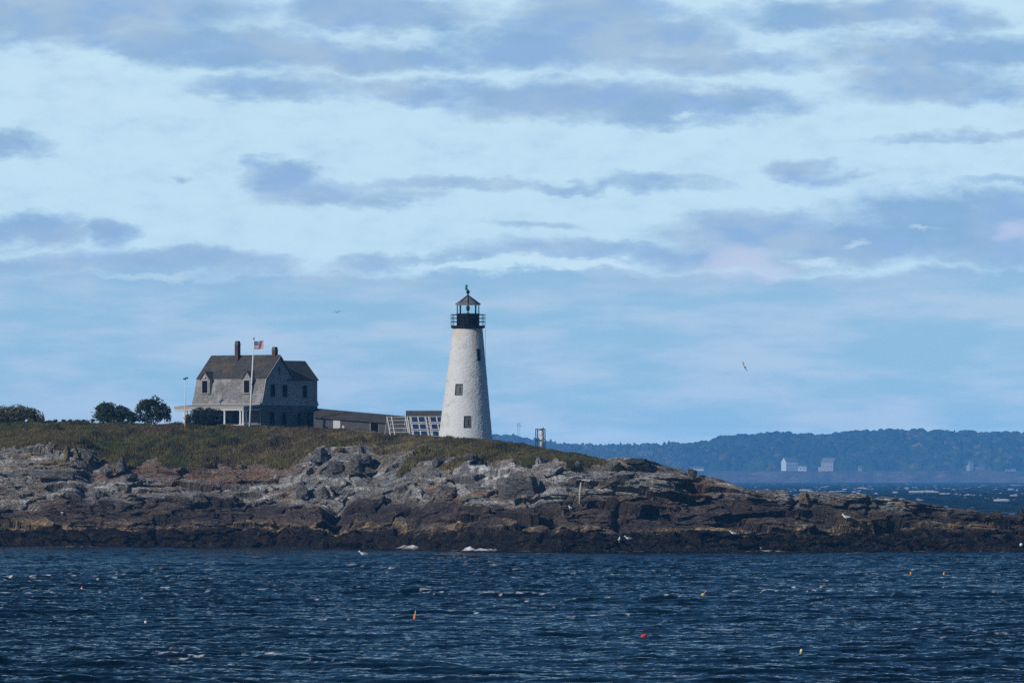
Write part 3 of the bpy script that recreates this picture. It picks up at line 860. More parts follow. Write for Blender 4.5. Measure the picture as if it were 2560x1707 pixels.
# ------------------------------------------------------------------ building materials
def shingle_mat(name, c1, c2, cm, w_, h_, rough=0.9, stain=None, axis='y', plain=0.2):
    """coursed wooden shingles or boards in the thing's own coordinates"""
    m, t, b, out = mat_new(name)
    tcx = t.n('ShaderNodeTexCoord').outputs['Object']
    sp = t.n('ShaderNodeSeparateXYZ', i_0=tcx)
    u = t.m('ADD', sp.outputs[0], sp.outputs[1])
    cv = t.n('ShaderNodeCombineXYZ', i_0=u, i_1=sp.outputs[2], i_2=0.0).outputs[0]
    br = t.n('ShaderNodeTexBrick', i_Vector=cv, i_Color1=c1, i_Color2=c2, i_Mortar=cm, i_Scale=1.0)
    br.inputs['Brick Width'].default_value = w_; br.inputs['Row Height'].default_value = h_
    br.inputs['Mortar Size'].default_value = h_ * 0.09; br.inputs['Mortar Smooth'].default_value = 0.3; br.inputs['Bias'].default_value = 0.0
    n1 = t.noise(tcx, 1.3, 6, 0.65)
    n2 = t.noise(t.v('MULTIPLY', tcx, (5, 5, 1.2)), 1.6, 5, 0.65)
    f = t.m('MULTIPLY_ADD', t.m('SUBTRACT', t.m('ADD', n1, n2), 1.0), 1.0 * plain * 4, 1.0)
    c = t.v('SCALE', br.outputs[0]); t.set(c.node.inputs['Scale'], f)
    if stain:
        for col_, sc, lo, hi, k in stain:
            c = t.mix(t.m('MULTIPLY', t.ss(t.noise(t.v('ADD', tcx, (sc * 3.1, 1.7, 0)), sc, 6, 0.65), lo, hi), k), c, col_)
    t.set(b.inputs['Base Color'], c)
    b.inputs['Roughness'].default_value = rough
    b.inputs['Specular IOR Level'].default_value = 0.2
    bn = t.n('ShaderNodeBump', i_Strength=0.6, i_Distance=0.03, i_Height=t.m('ADD', br.outputs['Fac'], t.noise(tcx, 9.0, 3, 0.6)))
    bn.invert = True
    t.l.new(bn.outputs[0], b.inputs['Normal'])
    return m


G = lambda v, r=1.0, g_=1.0, b_=1.0: (v * r, v * g_, v * b_, 1)
M['shingle_wall'] = shingle_mat('grey_wall_shingles', G(.44, 1.0, .98, .97), G(.32, 1, .97, .95), G(.17), 0.22, 0.15, plain=0.22, stain=[(G(.085, 1, .95, .9), 0.9, .55, .70, .6)])
M['shingle_lower'] = shingle_mat('lower_roof_shingles', G(.25, 1.02, .99, .98), G(.17, 1.02, .98, .96), G(.09), 0.22, 0.16, plain=0.25, stain=[(G(.33, 1, .98, 1.02), 0.55, .50, .60, .65), (G(.085, 1.1, 1, .85), 0.8, .57, .70, .6)])
M['shingle_pale'] = shingle_mat('pale_shingles', G(.34, 1, .98, 1.01), G(.25, 1, .97, .99), G(.13), 0.22, 0.16, plain=0.22, stain=[(G(.16, 1.05, .98, .9), 1.2, .55, .72, .5)])
M['roof'] = shingle_mat('dark_roof_shingles', G(.078, 1.04, 1, .92), G(.052, 1.04, 1, .92), G(.028), 0.25, 0.15, plain=0.25, stain=[(G(.13, 1.35, .85, .4), 0.45, .54, .70, .55), (G(.11, .95, 1.05, .75), 0.8, .52, .68, .45)])
M['roof_low'] = shingle_mat('weathered_roof', G(.105, 1.08, 1, .9), G(.07, 1.08, 1, .9), G(.035), 0.25, 0.15, plain=0.25, stain=[(G(.13, 1.2, .95, .6), 0.9, .52, .70, .4)])
M['clap'] = shingle_mat('bare_clapboards', G(.18, 1, 1, 1.02), G(.13, 1, 1, 1.03), G(.065), 3.2, 0.14, plain=0.25, stain=[(G(.05), 1.0, .54, .70, .5)])
M['board'] = shingle_mat('vertical_boards', G(.25, 1.02, .98, .95), G(.20, 1.02, .98, .95), G(.10), 0.24, 6.0, plain=0.2)
M['trim'] = pmat('grey_trim', (.30, .285, .27, 1), .85, .2, 5, .2)
M['white'] = pmat('white_paint', (.66, .67, .67, 1), .55, .12, 5, .1, streak=(4, 4, .6))
M['whitetrim'] = pmat('chalky_trim', (.42, .42, .42, 1), .8, .2, 4)
M['dark'] = pmat('dark_boarding', (.007, .008, .010, 1), .9, .3, 3, spec=.03)
M['brick'] = shingle_mat('chimney_brick', (.135, .055, .038, 1), (.095, .042, .032, 1), (.085, .07, .06, 1), 0.22, 0.075)
M['cap'] = pmat('chimney_cap_stone', (.10, .10, .075, 1), .9, .3, 5)
M['black'] = pmat('black_iron', (.006, .007, .009, 1), .6, .3, 4, spec=.12)
M['steel'] = pmat('dark_steel', (.022, .026, .03, 1), .6, .3, 4, spec=.15)
M['timber'] = pmat('white_timber', (.55, .56, .57, 1), .7, .18, 6)
M['cellm'] = pmat('solar_cell', (.02, .042, .09, 1), .2, .2, 3)

# ------------------------------------------------------------------ keeper's house
TH = 40.0
HY0 = 900.0
hc = PX(650, 1062, HY0)
house = empty('house', hc, R(-TH))
tag(house, "old grey shingled two-storey house with gambrel roof and two brick chimneys", 'house')
Lh, Wd, Wg = 9.5, 5.9, 9.16
ap, kn, kz, ez, az_ = 3.05, 0.72, 4.98, 2.32, 7.38
# upper shingled walls (gable with the wing flush beside it), then the clapboard storey
m = MB()
m.prism([(0.16, 2.2), (Wg, 2.2), (Wg, 4.84), (5.3, 4.92), (3.05, 7.30), (0.78, 4.9)], 'x', -0.2, 0.0)
m.prism([(0.16, 2.2), (5.9, 2.2), (5.32, 4.9), (3.05, 7.30), (0.78, 4.9)], 'x', -Lh, -Lh + 0.2)
m.box(-3.74, -0.2, Wg - 0.2, Wg, 2.2, 4.84); m.box(-3.74, -3.6, 5.4, Wg - 0.2, 2.2, 4.84)
m.prism([(-3.7, 4.842), (-0.03, 4.842), (-1.87, 6.74)], 'y', Wg - 0.18, Wg - 0.01)
m.build('wall', M['shingle_wall'], house)
m = MB()
m.box(-Lh + 0.04, -0.04, 0.06, 0.2, -1.2, 2.198); m.box(-0.2, -0.04, 0.2, Wg - 0.04, -1.2, 2.198)
m.box(-Lh + 0.04, -Lh + 0.2, 0.2, 5.8, -1.2, 2.198); m.box(-Lh + 0.2, -0.2, 5.7, 5.8, -1.2, 2.198); m.box(-3.7, -0.2, Wg - 0.2, Wg - 0.04, -1.2, 2.198); m.box(-3.7, -3.6, 5.8, Wg - 0.2, -1.2, 2.198)
tag(m.build('lower_wall', M['clap'], house), 'dark bare clapboard wall of the ground floor')
# flared skirt of shingles over the clapboards
m = MB()
m.prism([(-0.001, 2.55), (0.14, 2.06), (0.14, 2.16), (-0.001, 2.60)], 'y', 0.1, Wg + 0.05)
m.build('belt_course', M['shingle_wall'], house)
m = MB()
m.box(-0.06, 0.02, 0.03, 0.14, -1.2, 2.05); m.build('corner_board', M['trim'], house)
m = MB(); m.box(-0.06, 0.02, Wg - 0.12, Wg, -1.2, 2.05); m.build('corner_board', M['clap'], house)
# roof shells
up = [(kn - 0.05, kz - 0.02), (ap, az_), (5.42, kz - 0.02)]
m = MB()
m.prism([(kn - 0.10, kz - 0.06), (ap, az_ + 0.06), (5.43, kz - 0.06), (5.30, kz - 0.14), (ap, az_ - 0.08), (kn + 0.08, kz - 0.14)], 'x', -Lh - 0.16, 0.16)
roof = m.build('roof', M['roof'], house)
m = MB()
m.prism([(-0.08, ez - 0.02), (0.22, ez + 0.72), (kn - 0.02, kz - 0.075), (kn + 0.06, kz - 0.16), (0.32, ez + 0.70), (0.05, ez - 0.02)], 'x', -Lh - 0.12, 0.12)
m.prism([(6.18, ez), (5.88, ez + 0.72), (5.36, kz - 0.075), (5.26, kz - 0.16), (5.78, ez + 0.7), (6.05, ez)], 'x', -Lh - 0.12, -3.9)
tag(m.build('lower_roof', M['shingle_lower'], house), 'steep patchy grey lower slope of the gambrel roof')
m = MB()
m.prism([(0.14, 4.74), (-1.87, 6.86), (-3.88, 4.74), (-3.72, 4.74), (-1.87, 6.70), (-0.02, 4.74)], 'y', 4.3, Wg + 0.16)
tag(m.build('roof', M['roof_low'], house), 'lower roof of the rear wing')
# rake boards, eave fascia
m = MB()
for (p, q_) in (((0.02, ez), (0.26, ez + .7)), ((0.26, ez + .7), (kn, kz - .1)), ((kn, kz - .12), (ap, az_ - .06)), ((ap, az_ - .06), (5.38, kz - .12))):
    m.bar((0.175, p[0], p[1]), (0.175, q_[0], q_[1]), 0.03, 0.16, up=(1, 0, 0))
m.box(-Lh - 0.13, 0.13, -0.12, 0.02, ez - 0.16, ez - 0.022)
m.build('rake_board', M['trim'], house)
m = MB(); m.box(-0.02, 0.02, 2.98, 3.12, 5.25, 6.15); m.build('gable_vent', M['dark'], house)


def window(par, plane, u, z, w_, h_, fm, pm, depth=0.05, off=0.0):
    """framed opening; plane 'x' looks along +x at x=off, plane 'y' looks along -y at y=off"""
    fw = 0.09
    f = MB(); p = MB()
    for a0, a1, b0, b1 in ((-w_ / 2 - fw, w_ / 2 + fw, h_ / 2, h_ / 2 + fw * 1.3), (-w_ / 2 - fw * 1.3, w_ / 2 + fw * 1.3, -h_ / 2 - fw, -h_ / 2), (-w_ / 2 - fw, -w_ / 2, -h_ / 2, h_ / 2), (w_ / 2, w_ / 2 + fw, -h_ / 2, h_ / 2)):
        if plane == 'x': f.box(off, off + depth, u + a0, u + a1, z + b0, z + b1)
        else: f.box(u + a0, u + a1, off - depth, off, z + b0, z + b1)
    if plane == 'x': p.box(off + 0.004, off + 0.015, u - w_ / 2, u + w_ / 2, z - h_ / 2, z + h_ / 2)
    else: p.box(u - w_ / 2, u + w_ / 2, off - 0.015, off - 0.004, z - h_ / 2, z + h_ / 2)
    fo_ = f.build('window', fm, par)
    p.build('pane', pm, fo_)
    return fo_


def yb(px): return (px - 650) / 23.7 / math.sin(R(TH))
def zr_(row): return (1062 - row) / 23.7


for (x0, x1, r0, r1) in ((675, 686, 960, 991), (704, 716, 961, 991), (753, 764, 962, 992)):
    window(house, 'x', (yb(x0) + yb(x1)) / 2, (zr_(r0) + zr_(r1)) / 2, yb(x1) - yb(x0), zr_(r0) - zr_(r1), M['trim'], M['dark'])
for (x0, x1, r0, r1) in ((674, 685, 1030, 1060), (703, 714, 1030, 1060), (741, 751.5, 1031, 1061), (763, 773.5, 1032, 1062)):
    window(house, 'x', (yb(x0) + yb(x1)) / 2, (zr_(r0) + zr_(r1)) / 2, yb(x1) - yb(x0), zr_(r0) - zr_(r1), M['clap'], M['dark'], off=-0.04, depth=0.06)
# dormers
for a in (7.93, 1.98):
    d = MB()
    d.box(-a - 0.66, -a + 0.66, 0.14, 0.72, 3.32, 4.88)
    d.prism([(-a - 0.60, 4.882), (-a + 0.60, 4.882), (-a, 5.62)], 'y', 0.17, 0.9)
    do = d.build('dormer', M['shingle_pale'], house)
    r_ = MB()
    for s_ in (-1, 1):
        r_.prism([(-a + s_ * 0.80, 4.80), (-a, 5.72), (-a, 5.62), (-a + s_ * 0.68, 4.80)], 'y', 0.04, 1.9)
    r_.build('dormer_roof', M['roof_low'], do)
    window(do, 'y', -a, 4.06, 0.76, 1.30, M['trim'], M['dark'], off=0.138)
lampd = MB(); lampd.lathe([(0.0, -0.02), (0.09, 0.0), (0.11, 0.06), (0.07, 0.12), (0, 0.14)], 10)
lo_ = lampd.build('outside_light', M['white'], house, True); lo_.location = (-7.93, 0.10, 5.06); lo_.rotation_euler = (R(90), 0, 0)
# chimneys
for (cx_, cy_, zt_, zb_, wd, nm) in ((-5.5, 2.6, 8.94, 6.6, 0.44, 'taller brick chimney through the middle of the roof slope'), (-0.62, 3.05, 8.27, 6.9, 0.46, 'shorter brick chimney at the gable end')):
    c_ = MB(); h2 = wd / 2
    c_.box(cx_ - h2, cx_ + h2, cy_ - h2, cy_ + h2, zb_, zt_ - 0.42)
    co = tag(c_.build('chimney', M['brick'], house), nm)
    c_ = MB()
    c_.add([(cx_ + s1 * k, cy_ + s2 * k, zz) for zz, k in ((zt_ - 0.42, h2 * 1.12), (zt_, h2 * 0.8)) for s1, s2 in ((-1, -1), (1, -1), (1, 1), (-1, 1))],
           [(3, 2, 1, 0), (4, 5, 6, 7), (0, 1, 5, 4), (1, 2, 6, 5), (2, 3, 7, 6), (3, 0, 4, 7)])
    c_.build('chimney_cap', M['cap'], co)
# porch
m = MB(); m.prism([(-2.62, 1.74), (-2.62, 1.96), (0.05, 2.16), (0.05, 1.98)], 'x', -Lh - 0.35, 0.02); m.build('porch_roof', M['trim'], house)
m = MB(); m.box(-Lh - 0.30, -0.03, -2.58, -2.44, 1.52, 1.738); m.box(-0.17, -0.03, -2.44, 0.05, 1.52, 1.738); m.box(-Lh - 0.30, -Lh - 0.16, -2.44, 0.05, 1.52, 1.738); m.build('porch_beam', M['whitetrim'], house)
m = MB(); m.box(-Lh - 0.25, -0.02, -2.5, 0.05, -1.2, 0.02); m.box(-Lh - 0.28, -0.01, -2.53, -2.50, -0.04, 0.05); m.build('porch_floor', M['whitetrim'], house)
for (x_, y_) in ((-8.6, -2.4), (-8.25, -2.4), (-5.6, -2.4), (-2.85, -2.4), (-0.62, -2.4), (-0.22, -2.4), (-0.2, -1.95)):
    c_ = MB(); c_.lathe([(0.15, 0.021), (0.15, 0.12), (0.115, 0.14), (0.10, 1.36), (0.14, 1.40), (0.14, 1.519)], 12, (x_, y_)); c_.build('porch_column', M['white'], house)
dr = MB(); dr.box(-5.0, -4.0, 0.0, 0.055, 0.03, 1.95)
dro = dr.build('door_frame', M['whitetrim'], house)
dp = MB(); dp.box(-4.9, -4.1, -0.02, -0.001, 0.04, 1.86); dp.build('door', M['trim'], dro)
window(house, 'y', -2.0, 1.05, 0.9, 1.3, M['trim'], M['dark'], off=0.058)
window(house, 'y', -7.0, 1.05, 0.9, 1.3, M['trim'], M['dark'], off=0.058)

# ------------------------------------------------------------------ covered walkway, shed
wk = empty('covered_walkway', PX(789, 1066, 903.2), 0)
tag(wk, 'long low boarded walkway with sloping roof running from house to lighthouse', 'walkway')
WYl = 903.2
def wp(x, row): return ((x - 789) * WYl / FPX, -(row - 1066) * WYl / FPX)
a, b_, c, d = wp(784, 1041.5), wp(1016, 1059), wp(1016, 1110), wp(784, 1090)
m = MB(); m.prism([a, b_, c, d], 'y', 0.0, 4.6); m.build('wall', M['board'], wk)
m = MB()
e0, e1, r0, r1 = wp(784, 1041.5), wp(1016, 1058.5), wp(784, 1019.5), wp(1016, 1040)
vs = [(e0[0], -0.2, e0[1]), (e1[0], -0.2, e1[1]), (r1[0], 2.3, r1[1]), (r0[0], 2.3, r0[1]), (e0[0], 4.8, e0[1]), (e1[0], 4.8, e1[1])]
vs2 = [(x, y, z - 0.12) for x, y, z in vs]
m.add(vs + vs2, [(0, 1, 2, 3), (3, 2, 5, 4), (6, 9, 8, 7), (9, 10, 11, 8), (0, 6, 7, 1), (4, 5, 11, 10), (1, 7, 8, 2), (2, 8, 11, 5), (0, 3, 9, 6), (3, 4, 10, 9)])
m.build('roof', M['roof_low'], wk)
def panel(par, nm, x0, x1, r0_, r1_, mt, dep=0.03):
    p, q_ = wp(x0, r1_), wp(x1, r0_)
    m_ = MB(); m_.box(p[0], q_[0], -dep, -0.002, p[1], q_[1]); return m_.build(nm, mt, par)
panel(wk, 'window', 833, 850.5, 1049, 1071, M['white'])
panel(wk, 'hatch', 855.5, 860.5, 1064, 1071, M['white'])
dfr = panel(wk, 'door_frame', 924.5, 947.5, 1053.5, 1080, M['trim'], 0.03)
panel(dfr, 'door', 926.5, 945.5, 1055.5, 1080, M['dark'], 0.05)

SY = 880.0
sh = empty('shed', PX(1060, 1086, SY), 0)
tag(sh, 'small wooden shed with grey shingle roof against the lighthouse foot', 'shed')
k_ = SY / FPX
m = MB(); m.box(-45 * k_, 44 * k_, 0.0, 2.0, -1.6, 44 * k_); m.build('wall', M['board'], sh)
m = MB(); m.prism([(-0.25, 43.5 * k_), (1.0, 60 * k_), (2.25, 43.5 * k_), (2.1, 43.5 * k_), (1.0, 57 * k_), (-0.10, 43.5 * k_)], 'x', -45.5 * k_, 46 * k_); m.build('roof', M['roof_low'], sh)

# ------------------------------------------------------------------ solar racks
def lean(px, row, Yq, z_base_row):          # points on a leaning plane: the foot stands nearer and a little right
    return PX(px, row, Yq)


def rack(x0t, x1t, rt, x0b, x1b, rb, name, label, cells_=None, rungs=(), posts=(), Yt=875.6, Yb=874.2):
    base = PX((x0b + x1b) / 2, rb, Yb)
    root = empty(name, base, 0)
    def pt(u, v, out=0.0):                   # u along, v down the slope (0 top, 1 foot)
        t_, b2 = PX(x0t + (x1t - x0t) * u, rt, Yt), PX(x0b + (x1b - x0b) * u, rb, Yb)
        p = t_ + (b2 - t_) * v - base
        return p + Vector((0.15, -0.85, 0.5)) * out
    for u in posts:
        m_ = MB(); m_.bar(pt(u, -0.02), pt(u, 1.12), 0.075, 0.06, up=(0, 1, 0)); m_.build('post', M['timber'], root)
        m_ = MB(); q0 = pt(u, 0.02); q1 = Vector((q0.x - 0.30, q0.y + 1.3, pt(u, 1.15).z)); m_.bar(q0 + Vector((0, .06, 0)), q1, 0.07, 0.07, up=(0, 1, 0)); m_.build('brace', M['timber'], root)
    for v in rungs:
        m_ = MB(); m_.bar(pt(0, v, -0.06), pt(1, v, -0.06), 0.045, 0.06, up=(0, 1, 0)); m_.build('rail', M['timber'], root)
    for (u0, u1, v0, v1) in (cells_ or ()):
        m_ = MB()
        c4 = [pt(u0, v1, .05), pt(u1, v1, .05), pt(u1, v0, .05), pt(u0, v0, .05)]
        d4 = [pt(u0, v1, .0), pt(u1, v1, .0), pt(u1, v0, .0), pt(u0, v0, .0)]
        m_.add(c4 + d4, [(0, 1, 2, 3), (7, 6, 5, 4), (0, 4, 5, 1), (1, 5, 6, 2), (2, 6, 7, 3), (3, 7, 4, 0)])
        fo_ = m_.build('solar_panel', M['timber'], root)
        iu, iv = (u1 - u0) * 0.07, (v1 - v0) * 0.07
        m_ = MB()
        c4 = [pt(u0 + iu, v1 - iv, .056), pt(u1 - iu, v1 - iv, .056), pt(u1 - iu, v0 + iv, .056), pt(u0 + iu, v0 + iv, .056)]
        d4 = [pt(u0 + iu, v1 - iv, .052), pt(u1 - iu, v1 - iv, .052), pt(u1 - iu, v0 + iv, .052), pt(u0 + iu, v0 + iv, .052)]
        m_.add(c4 + d4, [(0, 1, 2, 3), (7, 6, 5, 4), (0, 4, 5, 1), (1, 5, 6, 2), (2, 6, 7, 3), (3, 7, 4, 0)])
        m_.build('cell_surface', M['cellm'], fo_)
    return tag(root, label, 'solar rack')


rack(966, 1015, 1042, 974, 1023, 1086, 'solar_rack', 'empty white timber rack left of the solar panels', rungs=(0.0, .18, .40, .62, .84), posts=(0.03, 0.26, 0.97), Yt=875.9)
vv = [(-.01, .33), (.40, .72), (.79, 1.11)]
cl = [(u0, u1, v0, v1) for u0, u1 in ((.10, .285), (.285, .47), (.595, .775), (.775, .955)) for v0, v1 in vv]
rack(1017, 1112, 1041.5, 1024, 1120, 1086, 'solar_rack', 'white timber rack carrying twelve dark solar panels by the tower', cells_=cl, rungs=(-.02, .36, .54, .76, .94), posts=(0.01, .08, .495, .57, .98), Yt=875.4)

# ------------------------------------------------------------------ lighthouse
LY = 872.0
tb = PX(1163.4, 1099, LY)
lh = empty('lighthouse', tb, 0)
tag(lh, 'white rubblestone lighthouse tower with black iron lantern and gallery', 'lighthouse')
pm_ = LY / FPX
HT = (1099 - 819.0) * pm_
Rb, Rt = 67.8 * pm_, 36.8 * pm_
ctr = lambda z_: (6.2 * pm_) * z_ / HT                        # the tower leans a hair
wins = []
for (xp, r0_, r1_, wpx, dp_) in ((1199.0, 873, 903, 15.0, 0.34), (1147.3, 960, 988.7, 20.5, 0.22), (1169.5, 1040, 1070, 19.5, 0.22)):
    z1, z0 = (1099 - r0_) * pm_, (1099 - r1_) * pm_
    zc = (z0 + z1) / 2; rr_ = Rb + (Rt - Rb) * zc / HT
    s_ = ((xp - 1163.4) * pm_ - ctr(zc)) / rr_
    ang = -math.pi / 2 + math.asin(max(-.99, min(.99, s_)))
    wins.append((ang, z0, z1, wpx * pm_ / 2 / rr_, dp_, rr_))
th = np.linspace(-math.pi * 1.5, math.pi * 0.5, 420, endpoint=False)
zz = np.linspace(-1.6, HT, 330)
for (ang, z0, z1, hw, dp_, rr_) in wins:
    zz = np.concatenate([zz, [z0 - .004, z0 + .004, z1 - .004, z1 + .004]]); th = np.concatenate([th, [ang - hw - .002, ang - hw + .002, ang + hw - .002, ang + hw + .002]])
th = np.sort(th); zz = np.sort(zz)
TH2, ZZ = np.meshgrid(th, zz)
tt, zv = TH2.ravel(), ZZ.ravel()
rad = Rb + (Rt - Rb) * zv / HT + 0.16 * np.clip(0.10 - zv / HT, 0, 1)
X3, Y3 = np.cos(tt) * rad, np.sin(tt) * rad
f1, f2, rr, _o = cells(X3 / .36, Y3 / .36, zv / .22, 500)
stone = 0.015 * (rr[0] - 0.5) - 0.013 * (1 - sst(f2 - f1, 0, .3)) + 0.010 * fbm(X3 / .2, Y3 / .2, zv / .2, 3, 501)
inw = np.zeros(len(tt), bool)
rad2 = rad + stone
for (ang, z0, z1, hw, dp_, rr_) in wins:
    k = (np.abs(tt - ang) < hw) & (zv > z0) & (zv < z1)
    rad2 = np.where(k, rad - dp_, rad2); inw |= k
X3, Y3 = np.cos(tt) * rad2 + ctr(zv), np.sin(tt) * rad2
n = len(th); nzr_ = len(zz)
i = np.arange(nzr_ - 1)[:, None] * n + np.arange(n)[None, :]
j = np.arange(nzr_ - 1)[:, None] * n + (np.arange(n)[None, :] + 1) % n
Ft = np.stack([i, j, j + n, i + n], -1).reshape(-1, 4)
tc_ = np.broadcast_to(C3(.585, .592, .60), (len(tt), 3)).copy()
tc_ = mixc(tc_, C3(.46, .45, .42), sst(fbm(X3 / .6, Y3 / .6, zv / .5, 5, 502), .05, .55) * .8)
tc_ = mixc(tc_, C3(.53, .44, .28), sst(fbm(X3 / .8, Y3 / .8, zv / 1.6, 4, 503) + 1.1 * (zv / HT - .78), .0, .5) * .45 * (zv > HT * .5))
tc_ = mixc(tc_, C3(.33, .33, .34), sst(fbm(X3 / .28, Y3 / .28, zv / .22, 4, 504), .40, .7) * .75)
tc_ = mixc(tc_, C3(.28, .22, .15), sst(fbm(X3 / .15, Y3 / .15, zv / 1.4, 3, 505), .2, .7) * sst(zv, HT * .90, HT) * .45)
for (ang, z0, z1, hw, dp_, rr_) in wins:                       # bare patches and a drip under the sills
    tc_ = mixc(tc_, C3(.36, .34, .31), np.exp(-((tt - ang) / hw) ** 2) * sst(zv, z0 - .9, z0 - .1) * (zv < z0) * sst(fbm(X3 / .2, Y3 / .2, zv / .6, 3, 506), .0, .5) * .6)
M['tower'] = vcol_mat('whitewashed_stone', .85, 7, .12, .35, 16, .03)
mesh_np('tower', np.stack([X3, Y3, zv], -1), Ft, M['tower'], lh, cols=tc_)
# block windows set deep in the wall
M['glassblock'] = shingle_mat('glass_block', G(.085, .95, 1, 1.02), G(.055, .95, 1, 1), G(.20), .14, .14, .35)
M['greenwin'] = shingle_mat('dark_green_shutter', G(.022, .7, 1.15, 1.1), G(.016, .7, 1.15, 1.1), G(.006), .5, .12, .5)
for wi, (ang, z0, z1, hw, dp_, rr_) in enumerate(wins):
    zc = (z0 + z1) / 2; w_ = rr_ * math.sin(hw) * 2 * 0.97; rcut = Rb + (Rt - Rb) * zc / HT - dp_
    root_ = MB(); lean_ = math.atan((Rb - Rt) / HT)
    root_.box(-w_ / 2, w_ / 2, -0.05, 0.02, -(z1 - z0) / 2 + .01, (z1 - z0) / 2 - .01)
    wo_ = root_.build('window', M['greenwin'] if wi == 0 else M['glassblock'], lh)
    wo_.location = (math.cos(ang) * (rcut + .035) + ctr(zc), math.sin(ang) * (rcut + .035), zc)
    wo_.rotation_euler = Euler((-lean_, 0, ang + math.pi / 2), 'XYZ')
    fr = MB()
    for a0, a1, b0, b1 in ((-w_ / 2, w_ / 2, .92, 1), (-w_ / 2, w_ / 2, 0, .06), (-w_ / 2, -w_ / 2 + .05, 0.06, .92), (w_ / 2 - .05, w_ / 2, 0.06, .92)):
        hh = z1 - z0
        fr.box(a0, a1, -0.10, -0.051, -hh / 2 + b0 * hh, -hh / 2 + b1 * hh)
    if wi: fr.box(.02, .16, -0.08, -0.051, -(z1 - z0) * .28, (z1 - z0) * .22)
    fro = fr.build('window_frame', M['steel'], wo_)
# lantern: gallery, watch room, glass, roof
cxT = ctr(HT) + 0.02
zG0 = HT
m = MB(); m.lathe([(36.5 * pm_, -.10), (43.5 * pm_, -.02), (43.5 * pm_, .20), (29 * pm_, .215)], 16, (cxT, 0), ph=R(11)); ga = m.build('gallery', M['black'], lh); ga.location = (0, 0, zG0)
m = MB(); m.lathe([(28.5 * pm_, .2), (28.5 * pm_, 1.28), (29.3 * pm_, 1.30), (29.3 * pm_, 1.42), (28 * pm_, 1.44)], 16, (cxT, 0)); m.build('watch_room', M['black'], lh).location = (0, 0, zG0)
rl = MB()
rr_ = 42.5 * pm_
for zz_ in (.60, .95, 1.32):
    rl.tube([(cxT + rr_ * math.cos(a_), rr_ * math.sin(a_), zz_) for a_ in [R(22.5 * k) for k in range(17)]], .034, 5)
for k in range(12):
    a_ = R(30 * k + 4); rl.tube([(cxT + rr_ * math.cos(a_), rr_ * math.sin(a_), .15), (cxT + rr_ * math.cos(a_), rr_ * math.sin(a_), 1.34)], .03, 5)
rl.build('railing', M['black'], lh).location = (0, 0, zG0)
zL0, zL1 = 1.44, (819 - 761.5) * pm_
for k in range(8):
    a_ = R(45 * k); r2_ = 27 * pm_
    m = MB(); m.bar((cxT + r2_ * math.cos(a_), r2_ * math.sin(a_), zL0 - .02), (cxT + r2_ * math.cos(a_), r2_ * math.sin(a_), zL1), .12, .10, up=(math.cos(a_), math.sin(a_), 0)); m.build('lantern_post', M['black'], lh).location = (0, 0, zG0)
mg, t, b, out = mat_new('lantern_glass')
gl = t.n('ShaderNodeBsdfGlossy', i_Roughness=0.02); tr = t.n('ShaderNodeBsdfTransparent', i_Color=(.82, .95, .96, 1))
mx = t.n('ShaderNodeMixShader', i_0=0.07); t.l.new(tr.outputs[0], mx.inputs[1]); t.l.new(gl.outputs[0], mx.inputs[2]); t.l.new(mx.outputs[0], out.inputs[0])
for k in range(8):
    a0, a1 = R(45 * k + 3), R(45 * k + 42); r2_ = 26.6 * pm_
    p0, p1 = (cxT + r2_ * math.cos(a0), r2_ * math.sin(a0)), (cxT + r2_ * math.cos(a1), r2_ * math.sin(a1))
    m = MB(); m.add([(p0[0], p0[1], zL0), (p1[0], p1[1], zL0), (p1[0], p1[1], zL1), (p0[0], p0[1], zL1)], [(0, 1, 2, 3)]); m.build('lantern_pane', mg, lh).location = (0, 0, zG0)
M['lroof'] = pmat('tarnished_roof_metal', (.18, .175, .185, 1), .5, .75, 1.3, .2, 10, metal=.15, streak=(1.6, 1.6, .8))
m = MB(); zA = (819 - 739) * pm_
m.lathe([(31.5 * pm_, zL1 - .03), (31.5 * pm_, zL1 + .05), (2.5 * pm_, zA)], 8, (cxT, 0), ph=0); lr = m.build('lantern_roof', M['lroof'], lh); lr.location = (0, 0, zG0)
m = MB()
for k in range(8):
    a_ = R(45 * k); m.bar((cxT + 31.6 * pm_ * math.cos(a_), 31.6 * pm_ * math.sin(a_), zL1 + .06), (cxT + 2.5 * pm_ * math.cos(a_), 2.5 * pm_ * math.sin(a_), zA + .01), .09, .04)
m.build('roof_rib', M['black'], lr)
m = MB()
m.lathe([(.07, zA - .05), (.09, zA + .12), (.05, zA + .16)] + [(.055 + .125 * math.sin(math.pi * q_ / 8), zA + .37 - .19 * math.cos(math.pi * q_ / 8)) for q_ in range(9)] + [(.04, zA + .62)], 14, (cxT, 0)); m.build('vent_ball', M['black'], lr, True)
m = MB()
m.lathe([(.16, 1.4), (.16, 1.5), (.06, 1.52), (.06, 1.72), (.17, 1.78), (.19, 1.95), (.19, 2.1), (.15, 2.22), (.03, 2.25), (.03, zL1 + .3)], 12, (cxT, 0)); m.build('lamp', M['black'], lh).location = (0, 0, zG0)
gm, t, b, out = mat_new('green_lens'); b.inputs['Base Color'].default_value = (.01, .22, .16, 1); b.inputs['Roughness'].default_value = .15
xg = cxT + (1166.3 - 1170.5) * pm_
m = MB(); z9 = (819 - 724) * pm_
m.tube([(cxT, 0, zA + .5), (xg, 0, z9)], .03, 6); m.lathe([(.11, z9 - .04), (.13, z9)], 12, (xg, 0)); gb = m.build('beacon', M['black'], lh); gb.location = (0, 0, zG0)
m = MB(); m.lathe([(.125, z9), (.135, z9 + .12), (.13, z9 + .36), (.09, z9 + .48), (.02, z9 + .53)], 14, (xg, 0)); m.build('lens', gm, gb, True)
m = MB(); xw = (1214 - 1163.4) * pm_
